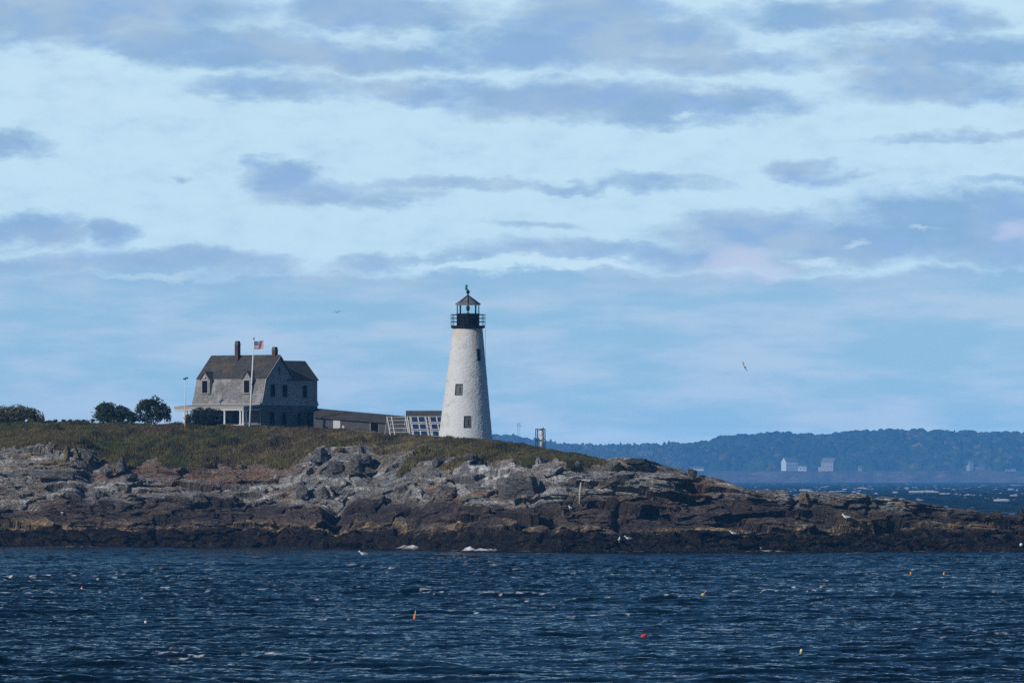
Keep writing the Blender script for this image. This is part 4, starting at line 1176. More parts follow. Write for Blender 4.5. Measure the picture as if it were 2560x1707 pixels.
m.tube([(xw - .02, -.1, HT - .05), (xw, -.1, HT - 2.4), (xw - .03, -.1, HT - 5.6)], .012, 5); m.build('cable', M['steel'], lh)

# ------------------------------------------------------------------ flagpole, flags, camera pole, tank stand, mast
FYp = 897.0
fb, ft = PX(623.5, 1067, FYp), PX(634.8, 851, FYp)
fp = empty('flagpole', fb, 0)
tag(fp, 'tall white flagpole leaning slightly right in front of the house', 'flagpole')
m = MB(); m.tube([(0, 0, -.5), (ft - fb) * .5, ft - fb], [.10, .085, .05], 10); m.build('pole', M['white'], fp, True)
m = MB(); tp = ft - fb; m.lathe([(.02, -.02), (.03, .12), (.07, .16), (.085, .22), (.06, .29), (.0, .31)], 10, (tp.x, tp.y)); o_ = m.build('finial', M['steel'], fp, True); o_.location = (0, 0, tp.z)
M['f_red'] = pmat('flag_red', (.32, .012, .06, 1), .8, .1); M['f_white'] = pmat('flag_white', (.62, .61, .62, 1), .8, .06); M['f_blue'] = pmat('flag_blue', (.03, .04, .17, 1), .8, .1)
nu, nv = 52, 26
fl0 = PX(636, 852.6, FYp - .05); fw_, fh_ = 23.5 * FYp / FPX, 20.5 * FYp / FPX
vs, fs, mi = [], [], []
def flag_pt(u, v, o_=0.0):
    sag = -.06 * math.sin(u * 5.0 + .6) * u + .02 * u
    return (u * fw_ * (.985 + .03 * math.sin(v * 5)) - .02 * (1 - v), .09 * math.sin(u * 9 + v * 1.5) * u - o_, -v * fh_ + sag - .03 * (1 - v) * u)
for jv in range(nv + 1):
    for iu in range(nu + 1): vs.append(flag_pt(iu / nu, jv / nv))
for jv in range(nv):
    for iu in range(nu):
        k = jv * (nu + 1) + iu; fs.append((k, k + nu + 1, k + nu + 2, k + 1))
        st_ = jv // 2
        mi.append(2 if (iu < nu * .42 and st_ < 7) else (0 if st_ % 2 == 0 else 1))
for rw in range(9):
    for cl_ in range(6 if rw % 2 == 0 else 5):
        u = (.42 / 12) * (1 + 2 * cl_ + (0 if rw % 2 == 0 else 1)); v = (7 / 13) * (rw + 1) / 10
        for o2 in (.012, -.012):
            o = len(vs)
            for q_ in range(10):
                r_ = .022 if q_ % 2 == 0 else .009; a_ = math.pi / 2 + q_ * math.pi / 5
                p = flag_pt(u, v, o2); vs.append((p[0] + r_ * math.cos(a_), p[1], p[2] + r_ * math.sin(a_)))
            fs.append(tuple(range(o, o + 10))); mi.append(1)
m = MB(); m.V, m.F, m.M = vs, fs, mi
fl = m.build('flag', [M['f_red'], M['f_white'], M['f_blue']], None); fl.location = fl0
tag(fl, 'red white and blue stars and stripes flag flying at the flagpole top', 'flag')
m = MB(); vs, fs = [], []
n1_, n2_ = 12, 8
for jv in range(n2_ + 1):
    for iu in range(n1_ + 1):
        u, v = iu / n1_, jv / n2_
        vs.append((u * .36 * (1 - .25 * v) + .05 * math.sin(v * 4), .09 * math.sin(u * 13 + v * 2), -v * .48 - .10 * u * u + .05 * math.sin(u * 9)))
for jv in range(n2_):
    for iu in range(n1_): k = jv * (n1_ + 1) + iu; fs.append((k, k + n1_ + 1, k + n1_ + 2, k + 1))
m.V, m.F, m.M = vs, fs, [0] * len(fs)
M['f_dark'] = pmat('dark_flag', (.012, .014, .03, 1), .8, .2)
df_ = m.build('flag', M['f_dark'], None); df_.location = PX(628.6, 951, FYp - .1)
tag(df_, 'small drooping near-black flag halfway down the flagpole', 'flag')

cp = empty('camera_pole', PX(462.5, 1061, 900.5), 0)
tag(cp, 'slim pale pole with small cameras on top at the left end of the porch', 'pole')
hp = 112 * 900 / FPX
m = MB(); m.tube([(0, 0, -.6), (.05, 0, hp)], [.06, .05], 8); m.build('pole', M['white'], cp, True)
for dx_, dz_ in ((-.10, .05), (.14, .14)):
    m = MB(); m.bar((.05, 0, hp), (.05 + dx_ * .7, 0, hp + dz_), .04); m.box(.05 + dx_ - .14, .05 + dx_ + .14, -.12, .10, hp + dz_ - .03, hp + dz_ + .12); m.build('camera_head', M['steel'], cp)

TYt = crest(1351, 1.2)
tz_ = PX(1351, 1117.5, TYt)
ts = empty('tank_stand', tz_, R(-14))
tag(ts, 'open dark steel frame holding a white cylindrical tank on the grassy slope', 'tank stand')
q_ = TYt / FPX; hw_ = 9.6 * q_; ht_ = 46 * q_
for (sx, sy) in ((-1, -1), (1, -1), (1, 1), (-1, 1)):
    m = MB(); m.bar((sx * hw_, sy * .35, -.6), (sx * hw_, sy * .35, ht_ + (.12 if (sx, sy) == (1, -1) else 0)), .075, .075, up=(0, 1, 0)); m.build('leg', M['steel'], ts)
for zz_ in (ht_ - .03, .72):
    m = MB()
    for sy in (-1, 1): m.bar((-hw_ - .05, sy * .35, zz_), (hw_ + .05, sy * .35, zz_), .06, .07)
    for sx in (-1, 1): m.bar((sx * hw_, -.35, zz_), (sx * hw_, .35, zz_), .06, .07)
    m.build('cross_bar', M['steel'], ts)
m = MB(); m.bar((-hw_, -.36, .75), (hw_, -.36, ht_ - .1), .03); m.bar((-hw_, .36, ht_ - .1), (hw_, .36, .75), .03); m.build('diagonal_brace', M['steel'], ts)
m = MB(); m.lathe([(.02, .70), (.20, .74), (.225, .78)] + [(r_, z_) for k in range(5) for r_, z_ in ((.225, .80 + k * .2), (.205, .83 + k * .2), (.225, .86 + k * .2))] + [(.20, 1.80), (.05, 1.84)], 18, (.12, 0)); m.build('tank', M['white'], ts, True)
m = MB(); m.lathe([(.12, .05), (.17, .1), (.17, .55), (.1, .62)], 14, (.12, 0)); m.tube([(.12, 0, .6), (.12, 0, .72)], .06, 8); m.build('lower_tank', M['whitetrim'], ts, True)

MYm = 13600.0
mb_ = PX(1297, 1104, MYm)
ms = empty('radio_mast', mb_, 0)
tag(ms, 'tall pale lattice radio mast standing over the far trees', 'radio mast')
hm = 47 * MYm / FPX; wm = 2.0
m = MB()
for sx, sy in ((-1, -1), (1, -1), (1, 1), (-1, 1)): m.bar((sx * wm * 1.3, sy * wm * 1.3, -6), (sx * wm * .8, sy * wm * .8, hm), .45)
for k in range(10):
    z0, z1 = -6 + k * (hm + 6) / 10, -6 + (k + 1) * (hm + 6) / 10
    for sy in (-1, 1): m.bar((-wm, sy * wm, z0), (wm, sy * wm, z1), .28); m.bar((wm, sy * wm, z0), (-wm, sy * wm, z1), .28)
m.build('lattice', M['white'], ms)
for k, (zz_, dx_) in enumerate(((hm - 2.0, -2.2), (hm - 4.5, 2.0), (hm - 5.0, -2.0), (hm - .6, 0.4))):
    m = MB(); m.box(dx_ - .9, dx_ + .9, -1.6, 1.6, zz_ - 1.2, zz_ + 1.2); m.build('antenna', M['white'], ms)

# ------------------------------------------------------------------ standing blocks and boulders on the ledge
def boulder(px, row, wpx, hpx, seed, label, kind='block', tone=(.20, .195, .19), white=0.3, yellow=0.0, tilt=0.0, deep=1.0, foot=None):
    """angular rock: a lump cut by a few random planes; px,row is its middle in the photograph"""
    r_ = np.random.default_rng(seed)
    base = on_ground(px, row + hpx * 0.42) if foot is None else PX(px, row + hpx * .42, foot)
    sc = base.y / FPX
    a_, c_ = wpx * sc / 2, hpx * sc / 2
    b2 = max(a_, c_) * 0.85 * deep
    nu_, nv_ = 56, 40
    u = np.linspace(0, 2 * np.pi, nu_, endpoint=False); v = np.linspace(0.02, np.pi - .02, nv_)
    U, Vv = np.meshgrid(u, v)
    d = np.stack([np.cos(U) * np.sin(Vv), np.sin(U) * np.sin(Vv), np.cos(Vv)], -1).reshape(-1, 3)
    npl = {'block': 9, 'slab': 9, 'round': 26, 'point': 8}[kind]
    rad_ = np.full(len(d), 1.35)
    pl = r_.standard_normal((npl, 3)); pl[:, 2] *= .8
    if kind == 'block': pl = np.concatenate([pl * .55 + np.array([[1, 0, 0], [-1, 0, 0], [0, -1, 0], [0, 1, 0], [0, 0, 1], [0, -.7, .7], [.7, -.7, 0], [-.7, -.6, .3], [0, 0, -1]])[:npl] * 1.1])
    if kind == 'point': pl = np.array([[.92, -.2, .42], [-.9, -.2, .5], [.2, -.9, .4], [-.35, -.85, .3], [0, 1, .2], [.1, 0, -1], [.6, -.75, .25], [-.6, .5, .4]]) + .12 * pl[:8]
    if kind == 'slab': pl = np.concatenate([[[0, 0, 1], [0, .1, -1], [.1, -1, .25], [1, -.2, .1], [-1, -.3, .2]], pl[5:] * np.array([1, 1, .5])])
    pl /= np.linalg.norm(pl, axis=1, keepdims=True)
    dist = r_.uniform(.72, .98, len(pl))
    for n_, di in zip(pl, dist):
        dn = d @ n_
        rad_ = np.minimum(rad_, np.where(dn > 1e-3, di / np.maximum(dn, 1e-3), 9))
    p = d * rad_[:, None]
    p /= np.array([np.abs(p[:, 0]).max(), np.abs(p[:, 1]).max(), np.abs(p[:, 2]).max()])
    p = p * np.array([a_, b2, c_])
    sd = seed * 3.1
    dsp = .05 * fbm(p[:, 0] / .5 + sd, p[:, 1] / .5, p[:, 2] / .25, 4, 600) + .02 * fbm(p[:, 0] / .12 + sd, p[:, 1] / .12, p[:, 2] / .08, 3, 601)
    fA, fB, rq, _q = cells(p[:, 0] / .55 + sd, p[:, 1] / .6, (p[:, 2] + .12 * p[:, 0]) / .22, 610 + seed)
    dsp = dsp + .09 * (rq[0] - .5) - .05 * (1 - sst(fB - fA, 0, .12))
    p = p + d * dsp[:, None]
    if tilt:
        ct_, st_ = math.cos(R(tilt)), math.sin(R(tilt))
        p = np.stack([p[:, 0] * ct_ - p[:, 2] * st_, p[:, 1], p[:, 0] * st_ + p[:, 2] * ct_], -1)
    tn = np.broadcast_to(C3(*tone), p.shape).copy()
    n1 = fbm(p[:, 0] / .6 + sd, p[:, 1] / .6, p[:, 2] / .3, 4, 602); n2 = fbm(p[:, 0] / .3 + sd, p[:, 1] / .3, p[:, 2] / .5, 4, 603)
    tn *= .72 * (1 + .4 * (rq[1] - .5) + .35 * n1 + .2 * fbm(p[:, 0] / .9 + sd, p[:, 1] / .9, p[:, 2] / .08, 3, 604))[:, None]
    tn = mixc(tn, C3(.55, .54, .52), sst(n2 + .5 * (p[:, 2] / c_) - .25, .25, .7) * white)
    if yellow: tn = mixc(tn, C3(.30, .20, .05), sst(fbm(p[:, 0] / .4 + sd, p[:, 1] / .4, p[:, 2] / .4, 4, 605), .0, .4) * yellow)
    i = np.arange(nv_ - 1)[:, None] * nu_ + np.arange(nu_)[None, :]
    j = np.arange(nv_ - 1)[:, None] * nu_ + (np.arange(nu_)[None, :] + 1) % nu_
    Fb = np.stack([i, i + nu_, j + nu_, j], -1).reshape(-1, 4)
    o = mesh_np('boulder', p, Fb, M['boulder'], cols=np.clip(tn, .01, .8))
    ctr_ = PX(px, row, base.y - .02); o.location = (ctr_.x, base.y + b2 * .25, ctr_.z)
    return tag(o, label, 'boulder', 'loose blocks and boulders on the island ledge')


boulder(797, 1140, 50, 46, 3, 'big pale-streaked pointed boulder standing on the grass edge below the walkway', 'point', white=.55)
boulder(884, 1168, 46, 48, 5, 'tall squared grey block beside the black hollow below the shed', 'block', (.22, .21, .175), .2, tilt=-5)
boulder(842, 1166, 50, 30, 6, 'dark low angular slab left of the tall squared block', 'slab', (.13, .125, .125), .25)
boulder(903, 1148, 60, 26, 7, 'flat grey slab capping the black hollow below the solar racks', 'slab', (.21, .21, .21), .4, tilt=-8)
boulder(302, 1166, 34, 46, 8, 'pointed triangular boulder with orange lichen under the left trees', 'point', (.20, .195, .19), .35, .35)
boulder(268, 1178, 34, 30, 9, 'rounded white-topped boulder left of the pointed triangular one', 'round', (.20, .20, .20), .5)
boulder(327, 1192, 36, 26, 10, 'low dark block casting shadow right of the pointed triangular boulder', 'block', (.15, .145, .14), .15)
boulder(216, 1140, 38, 48, 11, 'tall white-crusted pillar rock at the end of the left outcrop', 'block', (.24, .225, .19), .75, .15, tilt=6)
boulder(190, 1134, 18, 36, 12, 'narrow upright tan rock left of the white-crusted pillar', 'block', (.25, .21, .14), .2, .3, tilt=8)
boulder(168, 1131, 18, 38, 13, 'thin upright yellow-stained rock in the left outcrop', 'block', (.24, .20, .13), .15, .6)
boulder(127, 1117, 24, 28, 14, 'squat square rock tucked in grass on the left outcrop', 'block', (.22, .205, .17), .3, .3)
boulder(1096, 1152, 46, 30, 15, 'dark-faced boulder on the turf edge under the left foot of the tower', 'block', (.19, .185, .175), .25)
boulder(1180, 1144, 42, 24, 16, 'flat oval grey boulder lying in the grass below the tower', 'round', (.21, .205, .20), .35)
boulder(1446, 1158, 15, 22, 17, 'small upright white-topped block near the bare point of the turf', 'block', (.20, .20, .20), .6)
boulder(1594, 1152, 66, 13, 18, 'long flat slab on the skyline right of the turf', 'slab', (.11, .105, .10), .1)
boulder(1731, 1181, 24, 20, 19, 'square dark block on the descending skyline', 'block', (.14, .135, .13), .15)
boulder(2489, 1292, 38, 36, 20, 'tall dark square block near the right tip of the rocks', 'block', (.085, .07, .055), .05)
boulder(2553, 1288, 20, 36, 21, 'pointed dark rock at the right edge of the photo', 'point', (.10, .085, .065), .05)
boulder(2396, 1313, 32, 22, 22, 'rounded tan boulder on the dark weedy rocks to the right', 'round', (.20, .155, .09), .1)
boulder(2256, 1274, 11, 9, 23, 'small pale round stone on the dark right ridge', 'round', (.32, .28, .22), .2)
boulder(1292, 1218, 112, 56, 24, 'massive cracked grey slab leaning out of the middle ledges', 'slab', (.185, .18, .175), .35, tilt=4, deep=.6)
boulder(1120, 1232, 62, 34, 25, 'broad square-cut tan grey block left of the massive slab', 'slab', (.215, .195, .165), .2, deep=.6)
boulder(755, 1225, 34, 46, 26, 'tall banded grey block in the left ledge wall', 'block', (.20, .195, .19), .25, deep=.7)
boulder(805, 1230, 26, 34, 27, 'pale rounded upright slab with white edge beside the banded block', 'block', (.26, .25, .21), .4, deep=.7)
boulder(130, 1185, 120, 26, 28, 'long overhanging grey slab on the left ledges', 'slab', (.20, .195, .19), .3, tilt=-6, deep=.5)
boulder(2010, 1250, 30, 40, 29, 'upright pale tan rock at the notch in the right ridge', 'block', (.24, .19, .14), .2)
boulder(1545, 1200, 60, 40, 30, 'cluster-like dark knobbed block on the right shoulder', 'block', (.15, .135, .12), .2, deep=.8)

dw = on_ground(1449, 1255)
m = MB(); m.tube([(0, 0, -.15), (.03, 0, .9), (.13, .02, 1.85)], [.10, .095, .085], 9)
o_ = m.build('driftwood_post', pmat('bleached_wood', (.42, .37, .29, 1), .9, .3, 6, .3, streak=(6, 6, .7)), None, True); o_.location = dw + Vector((0, -.35, 0))
tag(o_, 'bleached pale log standing upright against the right ledges', 'driftwood')

# ------------------------------------------------------------------ grass and scrub on the turf
kT = np.where((isT > .5) & (T > 3.2) & (T < 5.9) & (np.abs(pxr - 1280) < 1500))[0]
wgt = 1.0 / (1 + np.maximum(T[kT] - 5.0, 0) * 3)
NB = 210000
sel = rng.choice(kT, NB, p=wgt / wgt.sum())
bp = TV[sel] + np.stack([rng.uniform(-.06, .06, NB), rng.uniform(-.25, .25, NB), np.full(NB, -.04)], -1)
bpx = pxr[sel]; bt = T[sel]
tall = fbm(bp[:, 0] / 2.2, bp[:, 1] / 4, bp[:, 0] * 0, 4, 700)
scrub = sst(tall, .12, .5)
hgt = rng.uniform(.12, .38, NB) * (1 + 1.5 * scrub) * (1 - .5 * sst(bt, 4.5, 4.9)) * (1 - .5 * sst(bpx, 1120, 1220))
ang_ = rng.uniform(0, 2 * np.pi, NB); wdt = rng.uniform(.028, .07, NB) * (1 + .6 * scrub)
ddx, ddy = np.cos(ang_) * wdt, np.sin(ang_) * wdt * .5
lean_ = np.stack([rng.normal(.07, .10, NB), rng.normal(0, .08, NB), hgt], -1)
Vg = np.empty((NB, 3, 3), F32)
Vg[:, 0] = bp - np.stack([ddx, ddy, ddx * 0], -1); Vg[:, 1] = bp + np.stack([ddx, ddy, ddx * 0], -1); Vg[:, 2] = bp + lean_
q1 = fbm(bp[:, 0] / 6, bp[:, 1] / 9, bp[:, 0] * 0, 4, 110); q2 = fbm(bp[:, 0] / 1.8, bp[:, 1] / 3, bp[:, 0] * 0, 4, 111)
gc = np.broadcast_to(C3(.190, .155, .058), (NB, 3)).copy()
gc = mixc(gc, C3(.145, .100, .066), sst(q1 + .2 * rng.standard_normal(NB), .2, .7))
gc = mixc(gc, C3(.36, .275, .15), sst(q2 + .45 * sst(bpx, 740, 940) * (1 - sst(bpx, 1000, 1250)) + .2 * rng.standard_normal(NB), .2, .8) * .85)
gc = mixc(gc, C3(.095, .125, .034), sst(q2 * .8 - q1 + .3 * (bpx < 560) + .15 * rng.standard_normal(NB), .25, .7) * .85)
gc = mixc(gc, C3(.050, .052, .022), scrub * .8)
front = 1 - sst(bt, 4.02, 4.28)
gc = mixc(gc, C3(.36, .25, .03), (front * sst(fbm(bp[:, 0] / 1.1, bp[:, 1], bp[:, 2], 3, 701), .05, .4) * (rng.random(NB) < .4) * (bpx < 1150)))
gc *= .76 * (rng.uniform(.45, 1.6, NB) * (1 + .5 * fbm(bp[:, 0] / .7, bp[:, 1] / 1.5, bp[:, 0] * 0, 3, 705)))[:, None]
gcv = np.repeat(gc, 3, 0); gcv[0::3] *= .8; gcv[1::3] *= .8  # blade feet darkened in the colour, as shade between the blades
grass = mesh_np('grass', Vg.reshape(-1, 3), np.arange(NB * 3).reshape(-1, 3), M['grass'], cols=np.clip(gcv, .005, .7))
tag(grass, 'rough autumn grass, brown weeds and scrub over the island top', kind='stuff')


# ------------------------------------------------------------------ shrubs and trees
def plant(px, row0, Yp, lobes, nleaf, seed, name, label, cat, tint=(.030, .040, .018), lsz=.085, twigs=(), stems=3, group=None, tint2=(.06, .05, .03), hole=.02):
    """lobes: (dx px, up px, rx px, rz px) from the foot at (px,row0)"""
    r_ = np.random.default_rng(seed); sc = Yp / FPX
    foot = PX(px, row0, Yp); root = empty(name, foot, 0)
    tag(root, label, cat, group)
    ps, cs = [], []
    wts = np.array([l[2] * l[3] for l in lobes], float); wts /= wts.sum()
    for li, (dx, up_, rx, rz) in enumerate(lobes):
        n_ = int(nleaf * wts[li])
        d = r_.standard_normal((n_ * 2, 3)); d /= np.linalg.norm(d, axis=1, keepdims=True)
        rr_ = r_.random(n_ * 2) ** .45
        lum = 1 + .42 * fbm(d[:, 0] * 2.2 + seed, d[:, 1] * 2.2, d[:, 2] * 2.2, 3, 800 + li)
        p = d * (rr_ * lum)[:, None] * np.array([rx, (rx + rz) * .5, rz]) * sc + np.array([dx * sc, 0, up_ * sc])
        gapn = fbm(p[:, 0] / .55 + seed, p[:, 1] / .55, p[:, 2] / .45, 3, 820)
        p = p[gapn > hole - .22][:n_]
        p = p[p[:, 2] > -.1]
        ps.append(p); cs.append(np.full(len(p), li))
    p = np.concatenate(ps)
    n_ = len(p)
    a1 = r_.standard_normal((n_, 3)); a1 /= np.linalg.norm(a1, axis=1, keepdims=True)
    a2 = np.cross(a1, r_.standard_normal((n_, 3))); a2 /= np.linalg.norm(a2, axis=1, keepdims=True)
    s1 = (r_.uniform(.6, 1.4, n_) * lsz)[:, None]
    V_ = np.stack([p - a1 * s1, p - a2 * s1 * .5, p + a1 * s1, p + a2 * s1 * .5], 1).reshape(-1, 3)
    c_ = mixc(np.broadcast_to(C3(*tint), (n_, 3)).copy(), C3(*tint2), sst(fbm(p[:, 0] / .7 + seed, p[:, 1] / .7, p[:, 2] / .6, 3, 830), .0, .6))
    c_ *= 1.7 * r_.uniform(.5, 1.6, n_)[:, None]
    mesh_np('crown', V_, np.arange(n_ * 4).reshape(-1, 4), M['leaf'], root, cols=np.repeat(c_, 4, 0))
    m_ = MB()
    for li, (dx, up_, rx, rz) in enumerate(lobes):
        x0 = r_.uniform(-.25, .25) + dx * sc * .25
        tgt = Vector((dx * sc, 0, (up_ + rz * .3) * sc)); st0 = Vector((x0, r_.uniform(-.1, .1), -.3))
        mid = st0.lerp(tgt, .5) + Vector((r_.uniform(-.12, .12), r_.uniform(-.2, .2), .05))
        m_.tube([st0, mid, tgt], [.07, .05, .018], 6)
        for k in range(7):
            e_ = tgt.lerp(st0, r_.uniform(.05, .6)); f_ = e_ + Vector((r_.normal() * rx * sc * .7, r_.normal() * rx * sc * .5, abs(r_.normal()) * rz * sc * .55))
            m_.tube([e_, e_.lerp(f_, .5) + Vector((0, 0, .05)), f_], [.022, .014, .006], 4)
    for (x0, z0, x1, z1) in twigs:
        a_, b2 = Vector((x0 * sc, -.1, z0 * sc)), Vector((x1 * sc, r_.uniform(-.3, .3), z1 * sc))
        m_.tube([a_, a_.lerp(b2, .55) + Vector((0, 0, .06)), b2], [.03, .02, .007], 5)
        for k in range(5):
            e_ = a_.lerp(b2, r_.uniform(.35, .95)); f_ = e_ + (b2 - a_) * r_.uniform(.12, .25) + Vector((0, 0, r_.normal() * .16))
            m_.tube([e_, f_], [.012, .005], 4)
    m_.build('trunk', M['bark'], root)
    return root


tg = 'wind-shaped trees beside the house'
plant(275, 1058, crest(275), [(-8, 30, 27, 22), (-2, 16, 34, 18), (25, 24, 26, 22), (48, 14, 30, 16), (-18, 42, 14, 11)], 15000, 31, 'tree', 'dark low spreading tree with bare twigs sticking out on its left side', 'tree', twigs=((-20, 18, -50, 30), (-22, 10, -46, 16), (-20, 26, -44, 40), (-18, 6, -40, 8)), group=tg, tint=(.026, .040, .016), tint2=(.045, .050, .022), hole=.10)
plant(381, 1059, crest(381), [(-22, 40, 20, 20), (4, 48, 28, 20), (22, 38, 24, 24), (0, 24, 34, 20), (30, 16, 16, 14), (-16, 12, 22, 12)], 13500, 32, 'tree', 'taller rounded tree with open branches nearer the house', 'tree', group=tg, tint=(.028, .038, .018), tint2=(.045, .045, .024), hole=.17)
plant(52, 1056, crest(52), [(-30, 18, 36, 24), (0, 22, 36, 23), (30, 14, 28, 20), (44, 8, 16, 12), (-60, 16, 40, 24)], 15000, 33, 'bush', 'broad dome-shaped brownish bush at the far left on the turf', 'bush', tint=(.070, .066, .027), tint2=(.11, .08, .05))
plant(519, 1063, crest(519, -.3), [(-22, 22, 22, 22), (12, 22, 30, 25), (36, 12, 16, 14), (-4, 10, 36, 12)], 13000, 34, 'bush', 'dark leafy bush in front of the porch', 'bush', tint=(.018, .022, .016), tint2=(.028, .026, .02), hole=-.05)
plant(470, 1062, crest(470), [(0, 14, 9, 13), (-4, 5, 10, 6)], 1100, 35, 'bush', 'small thin sprig bush beside the slim camera pole', 'bush', tint=(.022, .03, .016))
lob = [(x_, 2 + 2.5 * math.sin(x_ * .35) + (2 if x_ > 50 else 0), 7, 4.5) for x_ in range(-62, 64, 6)]
plant(172, 1057, crest(172), lob, 6000, 36, 'hedge', 'low dark scrub hedge along the skyline left of the trees', 'hedge', tint=(.024, .032, .016), lsz=.07)

# ------------------------------------------------------------------ gulls and other birds
M['gw'] = pmat('gull_white', (.72, .72, .72, 1), .7, .08); M['gg'] = pmat('gull_grey', (.27, .29, .32, 1), .7, .1); M['gb'] = pmat('gull_black', (.02, .02, .022, 1), .6, .1)
M['gy'] = pmat('bill_yellow', (.50, .30, .03, 1), .5, .1); M['bd'] = pmat('dark_plumage', (.022, .018, .016, 1), .6, .2)


def ellipsoid(mb, c, r3, rot=0.0, n=12, mi=0):
    o = len(mb.V); c_, s_ = math.cos(rot), math.sin(rot)
    for i_ in range(n // 2 + 1):
        ph = math.pi * i_ / (n // 2)
        for k in range(n):
            a_ = 2 * math.pi * k / n
            x_, y_, z_ = r3[0] * math.cos(ph), r3[1] * math.sin(ph) * math.cos(a_), r3[2] * math.sin(ph) * math.sin(a_)
            mb.V.append((c[0] + x_ * c_ - z_ * s_, c[1] + y_, c[2] + x_ * s_ + z_ * c_))
    for i_ in range(n // 2):
        for k in range(n):
            k2 = (k + 1) % n
            mb.F.append((o + i_ * n + k, o + i_ * n + k2, o + (i_ + 1) * n + k2, o + (i_ + 1) * n + k)); mb.M.append(mi)


def body_loft(mb, st, n=12):
    """one skin through rings (x, z, half width, half height) from tail to bill base"""
    o = len(mb.V)
    for (x_, z_, ry, rz) in st:
        for k in range(n):
            a_ = 2 * math.pi * k / n; mb.V.append((x_, ry * math.cos(a_), z_ + rz * math.sin(a_)))
    for i_ in range(len(st) - 1):
        for k in range(n):
            k2 = (k + 1) % n; mb.F.append((o + i_ * n + k, o + i_ * n + k2, o + (i_ + 1) * n + k2, o + (i_ + 1) * n + k)); mb.M.append(0)
    mb.F.append(tuple(o + k for k in range(n))[::-1]); mb.F.append(tuple(o + (len(st) - 1) * n + k for k in range(n))); mb.M += [0, 0]


def gull(loc, rz, label, pose='stand', dark=False, k=1.0, group=None):
    root = empty('seabird' if dark else 'gull', loc, rz)
    tag(root, label, 'seabird' if dark else 'gull', group)
    bm_, wm_ = (M['bd'], M['bd']) if dark else (M['gw'], M['gg'])
    m_ = MB()
    up_ = .14 if pose == 'stand' else .02
    if pose == 'crouch': up_ = .03
    nk = .02 if pose == 'stand' else -.02
    st = [(-.34, .02, .015, .008), (-.26, .035, .04, .02), (-.16, .06, .085, .065), (-.02, .07, .105, .095), (.10, .09, .095, .09), (.17, .14 + nk, .062, .062), (.20, .20 + nk, .05, .052), (.235, .245 + nk, .055, .055), (.28, .25 + nk, .048, .048), (.315, .24 + nk, .022, .022)]
    body_loft(m_, [(x_ * k, (z_ + up_) * k, a_ * k, b2 * k) for x_, z_, a_, b2 in st])
    m_.build('body', bm_, root, True)
    m_ = MB(); m_.tube([(.30 * k, 0, (.24 + nk + up_) * k), (.38 * k, 0, (.225 + nk + up_) * k)], [.018 * k, .006 * k], 6); m_.build('bill', M['gy'], root)
    if pose != 'fly':
        for s_ in (-1, 1):
            m_ = MB(); ellipsoid(m_, (-.10 * k, s_ * .085 * k, (.09 + up_) * k), (.21 * k, .028 * k, .065 * k), R(9)); m_.build('wing', wm_, root, True)
            m_ = MB(); m_.tube([(-.26 * k, s_ * .06 * k, (.06 + up_) * k), (-.40 * k, s_ * .02 * k, (.045 + up_) * k)], [.02 * k, .006 * k], 5); m_.build('wing_tip', M['gb'], root)
    if pose == 'stand':
        for s_ in (-1, 1):
            m_ = MB(); m_.tube([(.0, s_ * .045 * k, .13 * k), (.01 * k, s_ * .045 * k, .0)], [.012 * k, .009 * k], 5); m_.bar((-.01, s_ * .045 * k, .006), (.06 * k, s_ * .045 * k, .004), .05 * k, .01); m_.build('leg', M['gy'], root)
    return root


GG = 'gulls resting on the rocks'
def perch(px, row, rz, label, pose='stand', k=1.0):
    p = on_ground(px, row + 3); q_ = PX(px, row + 4, p.y - .25)
    return gull(q_, rz, label, pose, k=k, group=GG)


perch(155, 1284, R(100), 'white gull standing on the dark rock shelf at the left', k=1.15)
perch(1571, 1345, R(200), 'plump white gull crouched on the weed right of centre', 'crouch', 1.3)
perch(1548, 1351, R(80), 'smaller grey-backed gull just left of the crouched plump gull', k=1.1)
perch(1833, 1331, R(160), 'white gull leaning down on the tan rocks of the right half', 'crouch', 1.1)
perch(2116, 1292, R(150), 'large white gull standing on the right ridge', 'crouch', 1.5)
perch(1425, 1271, R(110), 'white gull standing on the dark wall below the pale driftwood log', k=1.0)
perch(969, 1250, R(170), 'white gull sitting below the pale ledges left of centre', 'crouch', .9)
perch(1902, 1369, R(120), 'small white gull just over the water in the right half', k=.9)
perch(600, 1364, R(90), 'white gull at the waterline below the house', k=1.1)
wat = lambda px, row: Vector(((px - 1280) * (FPX * HC / (row - Y0)) / FPX, FPX * HC / (row - Y0), 0.02))
gull(wat(909, 1392) + Vector((0, 0, .12)), R(190), 'white gull swimming just off the rocks', 'swim', k=1.45)
gull(wat(359, 1390) + Vector((0, 0, .10)), R(20), 'dark seabird swimming off the left rocks', 'swim', True, 1.0)
for (sx_, lab_) in ((545 + 191, 'small dark seabird swimming close under the weed below the house'),):
    gull(wat(736, 1375) + Vector((0, 0, .10)), R(160), lab_, 'swim', True, .8)


